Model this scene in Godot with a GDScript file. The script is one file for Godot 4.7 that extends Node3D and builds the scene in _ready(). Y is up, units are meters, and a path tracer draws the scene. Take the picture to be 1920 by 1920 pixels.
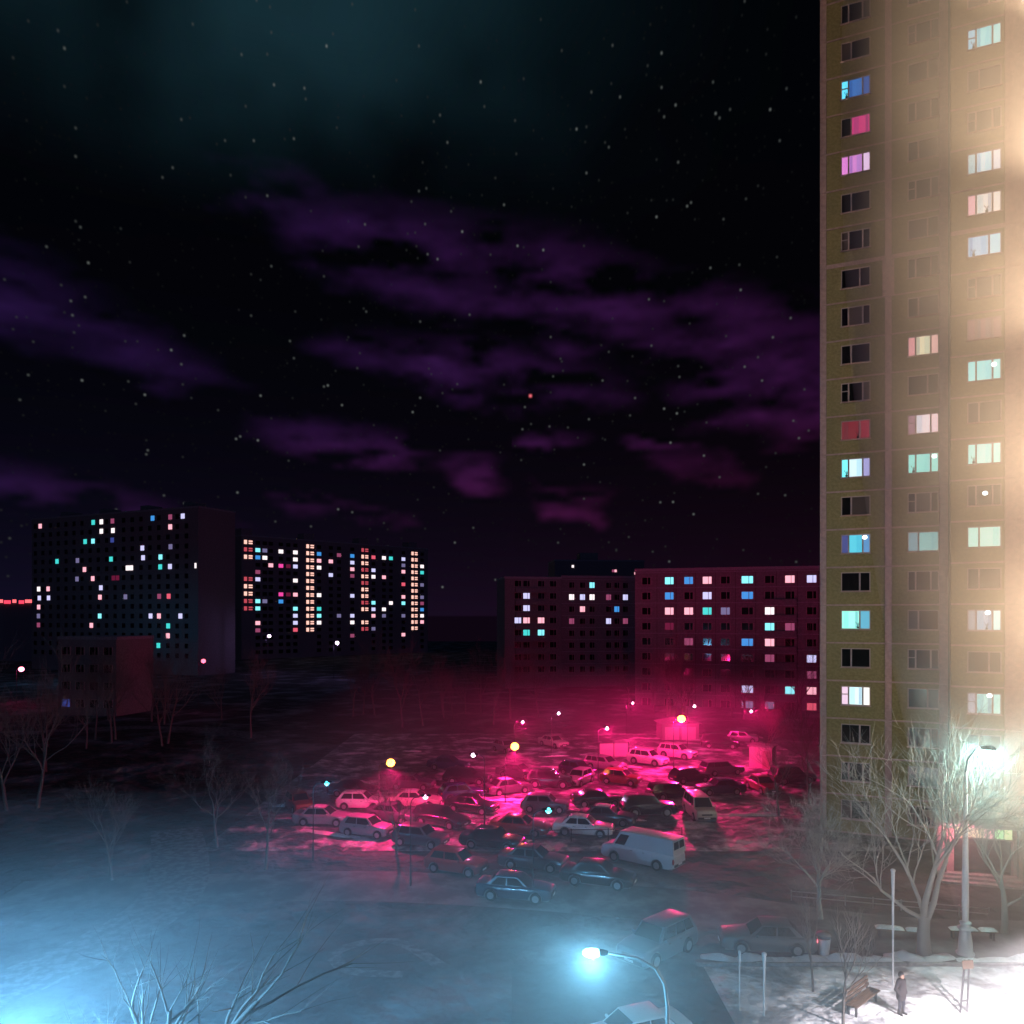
extends Node3D

# ---------------------------------------------------------------- mesh builder
class MB:
	var v := PackedVector3Array()
	var n := PackedVector3Array()
	var c := PackedColorArray()
	var ix := PackedInt32Array()
	func quad(a: Vector3, b: Vector3, cc: Vector3, d: Vector3) -> void:   # counter-clockwise seen from outside
		var nn := (b - a).cross(cc - a).normalized()
		var o := v.size()
		for p in [a, b, cc, d]:
			v.append(p)
			n.append(nn)
		ix.append_array(PackedInt32Array([o, o + 2, o + 1, o, o + 3, o + 2]))
	func box(at: Vector3, size: Vector3, t := Basis.IDENTITY) -> void:
		var h := size * 0.5
		var p := []
		for k in 8:
			p.append(at + t * Vector3(h.x if k & 1 else -h.x, h.y if k & 2 else -h.y, h.z if k & 4 else -h.z))
		quad(p[4], p[5], p[7], p[6])
		quad(p[1], p[0], p[2], p[3])
		quad(p[5], p[1], p[3], p[7])
		quad(p[0], p[4], p[6], p[2])
		quad(p[6], p[7], p[3], p[2])
		quad(p[0], p[1], p[5], p[4])
	func bar(a: Vector3, b: Vector3, w: float, h: float) -> void:
		var d := (b - a).normalized()
		var side := d.cross(Vector3.UP)
		if side.length() < 0.05:
			side = Vector3.RIGHT
		side = side.normalized()
		box((a + b) * 0.5, Vector3((b - a).length(), h, w), Basis(d, side.cross(d).normalized(), side))
	func tube(pts: Array, rad: Array, sides: int, capped := true) -> void:
		var o := v.size()
		var m := pts.size()
		var ref := Vector3.UP
		var d0: Vector3 = (pts[1] - pts[0]).normalized()
		if absf(d0.dot(ref)) > 0.9:
			ref = Vector3.RIGHT
		for i in m:
			var d: Vector3 = (pts[mini(i + 1, m - 1)] - pts[maxi(i - 1, 0)]).normalized()
			var e1 := (ref - d * ref.dot(d)).normalized()
			var e2 := d.cross(e1)
			ref = e1
			for k in sides:
				var a := TAU * k / sides
				var r := e1 * cos(a) + e2 * sin(a)
				v.append(pts[i] + r * rad[i])
				n.append(r)
		for i in m - 1:
			for k in sides:
				var a := o + i * sides + k
				var b := o + i * sides + (k + 1) % sides
				ix.append_array(PackedInt32Array([a, b + sides, b, a, a + sides, b + sides]))
		if capped:
			for e in 2:
				var i0 := 0 if e == 0 else m - 1
				var dd: Vector3 = (pts[0] - pts[1]).normalized() if e == 0 else (pts[m - 1] - pts[m - 2]).normalized()
				var oc := v.size()
				v.append(pts[i0])
				n.append(dd)
				for k in sides:
					v.append(v[o + i0 * sides + k])
					n.append(dd)
				for k in sides:
					var a := oc + 1 + k
					var b := oc + 1 + (k + 1) % sides
					ix.append_array(PackedInt32Array([oc, a, b] if e == 0 else [oc, b, a]))
	func lathe(base: Vector3, prof: Array, sides: int) -> void:      # prof: [radius, height] from bottom to top, axis y
		var rows := []
		for p in prof:
			var row := []
			for k in sides + 1:
				var a := -TAU * k / sides
				row.append(base + Vector3(cos(a) * p[0], p[1], sin(a) * p[0]))
			rows.append(row)
		grid(rows)
	func grid(rows: Array) -> void:                                   # smooth sheet; rows[i][j]
		var o := v.size()
		var w: int = rows[0].size()
		var acc := []
		for r in rows:
			for p in r:
				v.append(p)
				acc.append(Vector3.ZERO)
		for i in rows.size() - 1:
			for j in w - 1:
				var a := i * w + j
				var p0 := v[o + a]
				var p1 := v[o + a + 1]
				var p2 := v[o + a + w + 1]
				var p3 := v[o + a + w]
				var nn := (p1 - p0).cross(p2 - p0) + (p2 - p0).cross(p3 - p0)
				for q in [a, a + 1, a + w + 1, a + w]:
					acc[q] += nn
				ix.append_array(PackedInt32Array([o + a, o + a + w + 1, o + a + 1, o + a, o + a + w, o + a + w + 1]))
		for q in acc:
			n.append(q.normalized() if q.length() > 1e-9 else Vector3.UP)
	func ball(at: Vector3, r: Vector3, sides := 10) -> void:
		var rows := []
		var half := maxi(4, sides / 2)
		for i in half + 1:
			var t := PI * i / half - PI / 2
			var row := []
			for k in sides + 1:
				var a := -TAU * k / sides
				row.append(at + Vector3(cos(a) * cos(t) * r.x, sin(t) * r.y, sin(a) * cos(t) * r.z))
			rows.append(row)
		grid(rows)
	func mesh() -> ArrayMesh:
		var a := []
		a.resize(Mesh.ARRAY_MAX)
		a[Mesh.ARRAY_VERTEX] = v
		a[Mesh.ARRAY_NORMAL] = n
		if c.size() == v.size():
			a[Mesh.ARRAY_COLOR] = c
		a[Mesh.ARRAY_INDEX] = ix
		var m := ArrayMesh.new()
		m.add_surface_from_arrays(Mesh.PRIMITIVE_TRIANGLES, a)
		return m

# ---------------------------------------------------------------- helpers
var taken := {}
var boxes := {}
var mats := {}

func numbered(called: String) -> String:
	var k: int = taken.get(called, 0)
	taken[called] = k + 1
	return called if k == 0 else "%s_%03d" % [called, k]

func tag(o: Node, label: String, category: String, group := "", kind := "") -> void:
	if label:
		o.set_meta("label", label)
	if category:
		o.set_meta("category", category)
	if group:
		o.set_meta("group", group)
	if kind:
		o.set_meta("kind", kind)

func thing(called: String, at: Vector3, turn: float, label: String, category: String, group := "") -> Node3D:
	var o := Node3D.new()
	o.name = numbered(called)
	add_child(o)
	o.position = at
	o.rotation.y = turn
	tag(o, label, category, group)
	return o

func part(parent: Node, called: String, m: Mesh, mt: Material, at := Vector3.ZERO, b := Basis.IDENTITY) -> MeshInstance3D:
	var o := MeshInstance3D.new()
	o.name = called
	o.mesh = m
	o.material_override = mt
	o.transform = Transform3D(b, at)
	o.cast_shadow = GeometryInstance3D.SHADOW_CASTING_SETTING_ON
	parent.add_child(o, true)
	return o

func bx(parent: Node, called: String, size: Vector3, mt: Material, at := Vector3.ZERO, b := Basis.IDENTITY) -> MeshInstance3D:
	if not boxes.has(size):
		var q := BoxMesh.new()
		q.size = size
		boxes[size] = q
	return part(parent, called, boxes[size], mt, at, b)

func structure(called: String, m: Mesh, mt: Material, at := Vector3.ZERO) -> MeshInstance3D:
	var o := part(self, numbered(called), m, mt, at)
	o.set_meta("kind", "structure")
	return o

func lin(r: float, g: float, b: float) -> Color:
	return Color(r, g, b).linear_to_srgb()

func mat(r: float, g: float, b: float, rough := 0.7, metal := 0.0) -> StandardMaterial3D:
	var key := [r, g, b, rough, metal]
	if not mats.has(key):
		var m := StandardMaterial3D.new()
		m.albedo_color = lin(r, g, b)
		m.roughness = rough
		m.metallic = metal
		mats[key] = m
	return mats[key]

func glow(r: float, g: float, b: float) -> StandardMaterial3D:
	var key := ["glow", r, g, b]
	if not mats.has(key):
		var m := StandardMaterial3D.new()
		var e := maxf(maxf(r, g), b)
		m.albedo_color = lin(0.05, 0.05, 0.05)
		m.roughness = 0.5
		m.emission_enabled = true
		m.emission = lin(r / e, g / e, b / e)
		m.emission_energy_multiplier = e
		mats[key] = m
	return mats[key]

func noisy(dark: Color, pale: Color, freq: float, tile: float, rough: float, sd: int, lo := 0.3, hi := 0.7) -> StandardMaterial3D:
	var f := FastNoiseLite.new()
	f.seed = sd
	f.noise_type = FastNoiseLite.TYPE_SIMPLEX_SMOOTH
	f.frequency = freq
	f.fractal_octaves = 6
	f.fractal_gain = 0.6
	var t := NoiseTexture2D.new()
	t.width = 512
	t.height = 512
	t.seamless = true
	t.noise = f
	var g := Gradient.new()
	g.set_color(0, dark)
	g.set_color(1, pale)
	g.set_offset(0, lo)
	g.set_offset(1, hi)
	t.color_ramp = g
	var m := StandardMaterial3D.new()
	m.albedo_texture = t
	m.roughness = rough
	m.uv1_triplanar = true
	m.uv1_world_triplanar = true
	m.uv1_scale = Vector3.ONE / tile
	return m

func relief(m: StandardMaterial3D, sd: int, freq: float, strength: float) -> void:
	var f := FastNoiseLite.new()
	f.seed = sd
	f.frequency = freq
	f.fractal_octaves = 5
	var t := NoiseTexture2D.new()
	t.width = 512
	t.height = 512
	t.seamless = true
	t.noise = f
	t.as_normal_map = true
	t.bump_strength = 10.0
	m.normal_enabled = true
	m.normal_texture = t
	m.normal_scale = strength

func omni(parent: Node, at: Vector3, col: Color, energy: float, size: float) -> OmniLight3D:
	var l := OmniLight3D.new()
	l.name = "lamp_light"
	l.light_color = col
	l.light_energy = energy
	l.light_size = size
	l.omni_range = 120.0
	l.omni_attenuation = 2.0
	l.shadow_enabled = true
	parent.add_child(l, true)
	l.position = at
	return l

func plate(face: Array, u0: float, u1: float, v0: float, v1: float, up: float, thick: float) -> ArrayMesh:
	# a thin slab lying on a four-cornered face (bl, br, tr, tl), counter-clockwise from outside
	var q := []
	var nn: Vector3 = ((face[1] - face[0]) as Vector3).cross(face[3] - face[0]).normalized()
	for uv in [[u0, v0], [u1, v0], [u1, v1], [u0, v1]]:
		var lo: Vector3 = face[0].lerp(face[1], uv[0])
		var hi: Vector3 = face[3].lerp(face[2], uv[0])
		q.append(lo.lerp(hi, uv[1]) + nn * up)
	var m := MB.new()
	var k := []
	for p in q:
		k.append(p - nn * thick)
	m.quad(q[0], q[1], q[2], q[3])
	for i in 4:
		var j := (i + 1) % 4
		m.quad(k[i], k[j], q[j], q[i])
	return m.mesh()

# ---------------------------------------------------------------- materials
var M := {}
const PINK := Color(1.0, 0.10, 0.46)      # lamp colours as the photograph shows them
const CYAN := Color(0.30, 0.74, 1.0)
const WHITE_PINK := Color(1.0, 0.35, 0.66)
const ADDED_WARM := Color(1.0, 0.85, 0.69)  # tint of the added lamps and floods by the tower

func make_materials() -> void:
	M.ground = noisy(lin(0.022, 0.022, 0.025), lin(0.20, 0.20, 0.215), 0.008, 46.0, 0.85, 3, 0.42, 0.80)
	M.lot = noisy(lin(0.035, 0.035, 0.037), lin(0.60, 0.60, 0.62), 0.011, 21.0, 0.5, 9, 0.40, 0.74)
	M.snow = noisy(lin(0.55, 0.56, 0.58), lin(0.86, 0.87, 0.88), 0.012, 9.0, 0.6, 5, 0.2, 0.7)
	M.plaza = noisy(lin(0.30, 0.30, 0.31), lin(0.84, 0.85, 0.86), 0.010, 13.0, 0.6, 15, 0.28, 0.56)
	M.path = noisy(lin(0.05, 0.05, 0.055), lin(0.20, 0.20, 0.21), 0.02, 7.0, 0.8, 16)
	M.road = noisy(lin(0.035, 0.035, 0.037), lin(0.16, 0.16, 0.165), 0.012, 17.0, 0.7, 6, 0.3, 0.75)
	M.kerb = noisy(lin(0.25, 0.25, 0.25), lin(0.40, 0.40, 0.40), 0.02, 3.0, 0.8, 12)
	M.panel = noisy(lin(0.22, 0.175, 0.075), lin(0.30, 0.24, 0.115), 0.02, 2.6, 0.9, 21)
	M.strip = noisy(lin(0.40, 0.245, 0.235), lin(0.52, 0.33, 0.31), 0.015, 3.1, 0.8, 22)
	relief(M.ground, 41, 0.03, 0.9)
	relief(M.lot, 42, 0.03, 0.8)
	relief(M.plaza, 43, 0.03, 0.7)
	relief(M.snow, 44, 0.03, 0.6)
	M.core = mat(0.12, 0.10, 0.08, 0.9)
	M.frame = mat(0.42, 0.30, 0.29, 0.6)
	M.darkglass = mat(0.012, 0.012, 0.012, 0.08)
	M.drawn = mat(0.085, 0.06, 0.055, 0.35)
	M.block = noisy(lin(0.19, 0.175, 0.17), lin(0.27, 0.25, 0.24), 0.02, 5.0, 0.9, 24)
	M.block2 = noisy(lin(0.20, 0.18, 0.175), lin(0.28, 0.255, 0.25), 0.02, 5.0, 0.9, 25)
	M.farwall = M.block
	M.bark = noisy(lin(0.10, 0.085, 0.075), lin(0.24, 0.21, 0.19), 0.05, 0.9, 0.9, 31)
	M.twig = mat(0.17, 0.145, 0.13, 0.9)
	M.palebark = noisy(lin(0.26, 0.25, 0.23), lin(0.46, 0.45, 0.42), 0.05, 0.9, 0.9, 35)  # bark lightened for trees by the square, standing for strong lamplight
	M.steel = mat(0.30, 0.31, 0.32, 0.45, 0.6)
	M.darksteel = mat(0.05, 0.05, 0.055, 0.5, 0.3)
	M.whitepaint = mat(0.72, 0.74, 0.74, 0.5)
	M.wood = noisy(lin(0.10, 0.06, 0.04), lin(0.18, 0.11, 0.07), 0.03, 1.0, 0.75, 33)
	M.tyre = mat(0.015, 0.015, 0.016, 0.85)
	M.rim = mat(0.45, 0.45, 0.47, 0.35, 0.8)
	M.under = mat(0.24, 0.24, 0.24, 0.7)
	M.carglass = mat(0.010, 0.010, 0.012, 0.05)
	M.lampglass = mat(0.65, 0.65, 0.68, 0.1)
	M.redlamp = mat(0.35, 0.02, 0.02, 0.12)
	M.plastic = mat(0.02, 0.02, 0.022, 0.5)
	M.plate_paint = mat(0.75, 0.75, 0.75, 0.5)

# ---------------------------------------------------------------- sky
func make_sky() -> Sky:
	var w := 1024
	var h := 512
	var im := Image.create(w, h, false, Image.FORMAT_RGB8)
	var f := FastNoiseLite.new()
	f.seed = 77
	f.noise_type = FastNoiseLite.TYPE_SIMPLEX_SMOOTH
	f.frequency = 1.0
	f.fractal_octaves = 5
	f.fractal_gain = 0.5
	# banks of cloud: azimuth from straight ahead, elevation, half-width, half-height, all in degrees; strength
	var banks := [[-2, 23.5, 11, 2.6, 0.9], [12, 19.5, 9, 2.4, 1.0], [20, 15.5, 7, 3.0, 1.1], [-2.5, 17.0, 8, 1.7, 1.2], [-12, 12.0, 6, 1.1, 1.3], [-33, 19.0, 6, 2.4, 0.55],
		[-27, 17.0, 6, 1.6, 0.6], [-31, 7.5, 8, 1.3, 0.9], [-1, 10.0, 2.4, 1.2, 1.1], [3, 12.3, 2.4, 0.5, 1.2], [10.5, 12.0, 2.2, 0.5, 1.1], [6, 7.6, 2.6, 1.1, 1.0], [-12, 7.2, 3, 0.7, 1.1], [13, 10.5, 3, 0.9, 0.8], [-16, 27, 4, 1.6, 0.45]]
	for y in h:
		var el := 90.0 - (y + 0.5) / h * 180.0
		if el < -2.0:
			el = -2.0
		for x in w:
			var az := wrapf((x + 0.5) / w * 360.0, -180.0, 180.0)          # straight ahead is the first column
			if y > h / 2 + 6:
				im.set_pixel(x, y, Color(0.05, 0.02, 0.06))
				continue
			var ra := deg_to_rad(az)
			var re := deg_to_rad(el)
			var d := Vector3(sin(ra) * cos(re), sin(re), -cos(ra) * cos(re))
			var q := Vector3(d.x * 3.2, d.y * 11.0, d.z * 3.2)
			var a := f.get_noise_3dv(q)
			var b := f.get_noise_3dv(q * 2.3 + Vector3(9, 3, 5))
			var cover := 0.0
			for k in banks:
				var dx: float = (az - k[0] + a * 5.0) / k[2]
				var dy: float = (el - k[1] + b * 1.6 + (az - k[0]) * 0.12) / k[3]
				var r := dx * dx + dy * dy
				if r < 3.0:
					cover = maxf(cover, k[4] * smoothstep(2.4, 0.1, r) * (0.55 + 1.6 * b))
			if absf(az) > 40.0:                                  # the sky goes on round the camera in the same broken banks
				cover = maxf(cover, smoothstep(0.05, 0.5, a + 0.25 * b) * smoothstep(42.0, 22.0, el) * 0.9)
			# violet to the one side of the town, magenta over its lights
			var side := 0.5 + 0.5 * sin(deg_to_rad(az * 1.4))
			var tint := Vector3(0.016, 0.006, 0.052).lerp(Vector3(0.036, 0.004, 0.036), side)
			tint = tint.lerp(Vector3(0.042, 0.002, 0.016), smoothstep(16.0, 7.0, el) * side)
			var low := exp(-maxf(el, 0.0) / 7.0)
			var base := Vector3(0.0007, 0.0010, 0.0017) + Vector3(0.004, 0.004, 0.016).lerp(Vector3(0.013, 0.0012, 0.005), side) * low
			var teal := smoothstep(0.0, 0.65, f.get_noise_3dv(d * 1.15 + Vector3(2.7, 4.1, 1.3)) + 0.42) * smoothstep(24.0, 36.0, el) * (exp(-pow((az + 17.0) / 17.0, 2.0)) if absf(az) < 60.0 else 0.8)
			base += Vector3(0.008, 0.028, 0.038) * teal
			base += tint * clampf(cover, 0.0, 1.4) * (0.66 + 0.55 * a)
			im.set_pixel(x, y, Color(maxf(base.x, 0), maxf(base.y, 0), maxf(base.z, 0)).linear_to_srgb())
	im.resize(4096, 2048, Image.INTERPOLATE_CUBIC)
	var rng := RandomNumberGenerator.new()
	rng.seed = 4
	for k in 20000:
		var el := rad_to_deg(asin(rng.randf_range(0.03, 1.0)))
		var px := rng.randi_range(0, 4094)
		var py := int((90.0 - el) / 180.0 * 2048.0)
		var br := pow(rng.randf(), 9.0) * 0.48 + 0.06
		var col := Color(0.95, 1.0, 0.98) * br
		var was := im.get_pixel(px, py)
		im.set_pixel(px, py, Color(maxf(was.r, col.r), maxf(was.g, col.g), maxf(was.b, col.b)))
	for k in 4:
		im.set_pixel(14 + k % 2, 848 + k / 2, Color(1.0, 0.45, 0.5))
	var p := PanoramaSkyMaterial.new()
	p.panorama = ImageTexture.create_from_image(im)
	var s := Sky.new()
	s.sky_material = p
	return s

# ---------------------------------------------------------------- cars
var car_kits := {}
# length, width, height, wheelbase, wheel radius, belt, bonnet, boot; cabin: front base, front top, rear top, rear base (x, forward is +x)
const CARS := {
	"sedan": [4.55, 1.78, 1.46, 2.66, 0.32, 0.92, 0.90, 0.98, 0.92, 0.28, -1.02, -1.62],
	"hatchback": [4.0, 1.72, 1.50, 2.50, 0.31, 0.94, 0.92, 0.98, 0.88, 0.34, -1.42, -1.86],
	"suv": [4.55, 1.86, 1.70, 2.65, 0.37, 1.05, 1.04, 1.08, 0.98, 0.42, -1.78, -2.12],
	"estate": [4.7, 1.80, 1.50, 2.70, 0.32, 0.93, 0.91, 0.97, 0.95, 0.32, -1.92, -2.24],
	"minivan": [4.7, 1.86, 1.82, 2.85, 0.34, 1.08, 1.06, 1.10, 1.42, 0.72, -2.0, -2.26],
	"van": [5.5, 1.94, 2.16, 3.2, 0.35, 1.14, 1.08, 1.17, 1.85, 1.20, -2.66, -2.73],
}

func car_kit(kind: String) -> Dictionary:
	if car_kits.has(kind):
		return car_kits[kind]
	var p: Array = CARS[kind]
	var L: float = p[0]
	var W: float = p[1] * 0.5
	var H: float = p[2]
	var wb: float = p[3] * 0.5
	var R: float = p[4]
	var belt: float = p[5]
	var bon: float = p[6]
	var boot: float = p[7]
	var kit := {}
	var rows := []
	var N := 64
	for i in N + 1:
		var x: float = -L / 2 + L * i / N
		var e := absf(x) / (L / 2)
		var w := W * (1.0 - 0.05 * smoothstep(0.55, 0.95, e) - 0.13 * smoothstep(0.93, 1.0, e))
		var top := belt
		if x > p[8]:
			top = lerpf(belt, bon - 0.14, smoothstep(p[8] - 0.1, L / 2 + 0.35, x))
		elif x < p[11]:
			top = lerpf(belt, boot - 0.02, smoothstep(p[11] + 0.1, p[11] - 0.4, x))
		top -= 0.16 * smoothstep(0.955, 1.0, e)
		var lo := 0.24 + 0.10 * smoothstep(0.85, 1.0, e)
		for s in [-wb, wb]:
			var dx: float = absf(x - s - 0.04)
			var ra := R + 0.075
			if dx < ra:
				lo = maxf(lo, R * 0.95 + sqrt(ra * ra - dx * dx))
		lo = minf(lo, top - 0.10)
		var mid := lerpf(lo, top, 0.5)
		var row := [Vector3(x, lo, w * 0.955), Vector3(x, lerpf(lo, top, 0.22), w * 0.995), Vector3(x, mid, w), Vector3(x, lerpf(lo, top, 0.80), w * 0.975), Vector3(x, top - 0.015, w * 0.915), Vector3(x, top + 0.012, w * 0.84), Vector3(x, top + 0.035, w * 0.42), Vector3(x, top + 0.042, 0)]
		for j in range(6, -1, -1):
			row.append(Vector3(row[j].x, row[j].y, -row[j].z))
		rows.append(row)
	var m := MB.new()
	m.grid(rows)
	for e in [0, N]:                                     # nose and tail
		var r: Array = rows[e]
		for j in 7:
			if e == 0:
				m.quad(r[14 - j], r[j], r[j + 1], r[13 - j])
			else:
				m.quad(r[j], r[14 - j], r[13 - j], r[j + 1])
	kit.body = m.mesh()
	# cabin
	var cb := W * 0.865
	var ct := W * (0.70 if kind != "van" else 0.80)
	var y0 := belt - 0.02
	var y1 := H - 0.055
	var A := [Vector3(p[8], y0, cb), Vector3(p[8], y0, -cb), Vector3(p[9], y1, -ct), Vector3(p[9], y1, ct)]           # windscreen
	var B := [Vector3(p[11], y0, -cb), Vector3(p[11], y0, cb), Vector3(p[10], y1, ct), Vector3(p[10], y1, -ct)]       # tail
	var S := [Vector3(p[11], y0, cb), Vector3(p[8], y0, cb), Vector3(p[9], y1, ct), Vector3(p[10], y1, ct)]
	var T := [Vector3(p[8], y0, -cb), Vector3(p[11], y0, -cb), Vector3(p[10], y1, -ct), Vector3(p[9], y1, -ct)]
	m = MB.new()
	for q in [A, B, S, T]:
		m.quad(q[0], q[1], q[2], q[3])
	kit.cabin = m.mesh()
	m = MB.new()
	var rr := []
	for i in 9:
		var u := i / 8.0
		var x := lerpf(p[10] - 0.05, p[9] + 0.05, u)
		var lift := 0.055 * (1.0 - pow(absf(2.0 * u - 1.0), 2.6))
		rr.append([Vector3(x, y1 - 0.012, ct + 0.02), Vector3(x, y1 + lift * 0.55 + 0.004, ct * 0.9), Vector3(x, y1 + lift * 0.9 + 0.004, ct * 0.5), Vector3(x, y1 + lift + 0.004, 0), Vector3(x, y1 + lift * 0.9 + 0.004, -ct * 0.5), Vector3(x, y1 + lift * 0.55 + 0.004, -ct * 0.9), Vector3(x, y1 - 0.012, -ct - 0.02)])
	m.grid(rr)
	kit.roof = m.mesh()
	kit.windscreen = plate(A, 0.06, 0.94, 0.06, 0.93, 0.014, 0.02)
	kit.side = []
	if kind == "van":
		kit.rear = [plate(B, 0.08, 0.47, 0.36, 0.84, 0.014, 0.02), plate(B, 0.53, 0.92, 0.36, 0.84, 0.014, 0.02)]
		kit.side = [plate(S, 0.80, 0.965, 0.10, 0.80, 0.014, 0.02), plate(T, 0.035, 0.20, 0.10, 0.80, 0.014, 0.02)]
	else:
		kit.rear = [plate(B, 0.08, 0.92, 0.12, 0.90, 0.014, 0.02)]
		var cuts := [[0.52, 0.93], [0.12, 0.48]] if kind in ["sedan", "hatchback"] else [[0.58, 0.93], [0.31, 0.55], [0.07, 0.28]]
		for cu in cuts:
			kit.side.append(plate(S, cu[0], cu[1], 0.10, 0.88, 0.014, 0.02))
			kit.side.append(plate(T, 1 - cu[1], 1 - cu[0], 0.10, 0.88, 0.014, 0.02))
	m = MB.new()
	m.box(Vector3(0, 0.40, 0), Vector3(L - 0.35, 0.42, 2 * W - 0.30))
	kit.under = m.mesh()
	m = MB.new()
	m.tube([Vector3(0, 0, -0.105), Vector3(0, 0, -0.085), Vector3(0, 0, 0.085), Vector3(0, 0, 0.105)], [R - 0.03, R, R, R - 0.03], 20)
	kit.tyre = m.mesh()
	m = MB.new()
	m.tube([Vector3(0, 0, 0.09), Vector3(0, 0, 0.112)], [R * 0.66, R * 0.62], 14)
	for k in 5:
		var a := TAU * k / 5
		m.bar(Vector3(cos(a), sin(a), 0) * R * 0.1 + Vector3(0, 0, 0.118), Vector3(cos(a), sin(a), 0) * R * 0.60 + Vector3(0, 0, 0.116), 0.014, 0.05)
	kit.rim = m.mesh()
	m = MB.new()
	m.ball(Vector3.ZERO, Vector3(0.10, 0.085, 0.22), 10)
	kit.headlight = m.mesh()
	m = MB.new()
	m.ball(Vector3.ZERO, Vector3(0.07, 0.11 if kind != "van" else 0.20, 0.15 if kind != "van" else 0.09), 10)
	kit.taillight = m.mesh()
	m = MB.new()
	m.ball(Vector3.ZERO, Vector3(0.07, 0.075, 0.11), 8)
	m.bar(Vector3(0, -0.03, 0.03), Vector3(0.02, -0.07, -0.14), 0.04, 0.03)
	kit.mirror = m.mesh()
	m = MB.new()
	for s in [-1, 1]:
		m.box(Vector3(s * 0.45, 0, 0), Vector3(0.15, 0.028, 0.03))
	kit.handle = m.mesh()
	# a layer of snow lying on the roof
	m = MB.new()
	rr = []
	var f := FastNoiseLite.new()
	f.seed = 5
	f.frequency = 1.4
	for i in 15:
		var u := i / 14.0
		var row := []
		for j in 9:
			var s := j / 8.0 * 2 - 1
			var x := lerpf(p[10] + 0.06, p[9] - 0.02, u)
			var edge := (1.0 - pow(absf(2 * u - 1), 4)) * (1.0 - pow(absf(s), 4))
			row.append(Vector3(x, y1 + 0.052 * (1.0 - pow(absf(2.0 * u - 1.0), 2.6)) * (1.0 - 0.45 * s * s) - 0.004 + (0.05 + 0.02 * f.get_noise_2d(x, s)) * pow(edge, 0.5), -s * ct * 0.93))
		rr.append(row)
	m.grid(rr)
	kit.snow = m.mesh()
	car_kits[kind] = kit
	return kit

func car(kind: String, x: float, z: float, heading: float, paint: Material, label: String, group := "", snow := false, lit := "") -> Node3D:
	var k := car_kit(kind)
	var p: Array = CARS[kind]
	var t := thing("parked_car" if kind != "van" else "parked_van", Vector3(x, 0.012, z), -deg_to_rad(heading), label, "car" if kind != "van" else "van", group)
	var body := part(t, "body", k.body, paint)
	part(t, "cabin", k.cabin, paint)
	var roof := part(t, "roof", k.roof, paint)
	part(t, "underbody", k.under, M.under)
	part(t, "windscreen", k.windscreen, M.carglass)
	for r in k.rear:
		part(t, "rear_window", r, M.carglass)
	for s in k.side:
		part(t, "side_window", s, M.carglass)
	var L: float = p[0]
	var W: float = p[1] * 0.5
	for sx in [-1, 1]:
		for sz in [-1, 1]:
			var w := part(t, "wheel", k.tyre, M.tyre, Vector3(sx * p[3] * 0.5 + 0.04, p[4], sz * (W - 0.115)), Basis(Vector3.UP, 0.0 if sz > 0 else PI))
			part(w, "rim", k.rim, M.rim)
	for sz in [-1, 1]:
		part(t, "headlight", k.headlight, M.lampglass if lit != "front" else glow(0.2, 2.6, 3.0), Vector3(L / 2 - 0.10, p[6] - 0.29, sz * (W - 0.33)))
		part(t, "taillight", k.taillight, M.redlamp if lit != "brake" else glow(2.6, 0.45, 0.6), Vector3(-L / 2 + 0.05, p[7] - (0.22 if kind != "van" else 0.42), sz * (W - 0.25 if kind != "van" else W - 0.16)))
		part(t, "mirror", k.mirror, paint, Vector3(p[8] - 0.30, p[5] + 0.06, sz * (W + 0.05)), Basis(Vector3.UP, 0.0 if sz > 0 else PI))
		part(t, "door_handle", k.handle, M.plastic, Vector3(-0.15, p[5] - 0.14, sz * (W * 0.985)))
	bx(t, "bumper", Vector3(0.10, 0.16, W * 1.55), M.plastic, Vector3(L / 2 - 0.02, 0.42, 0))
	bx(t, "bumper", Vector3(0.10, 0.16, W * 1.55), M.plastic, Vector3(-L / 2 + 0.02, 0.46, 0))
	bx(t, "grille", Vector3(0.06, 0.11, W * 0.9), M.plastic, Vector3(L / 2 - 0.01, p[6] - 0.36, 0))
	bx(body, "number_plate", Vector3(0.02, 0.11, 0.50), M.plate_paint, Vector3(L / 2 + 0.035, 0.44, 0))
	bx(body, "number_plate", Vector3(0.02, 0.11, 0.50), M.plate_paint, Vector3(-L / 2 - 0.035, 0.50, 0))
	if snow:
		part(roof, "snow_cover", k.snow, M.snow)
	return t

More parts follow.
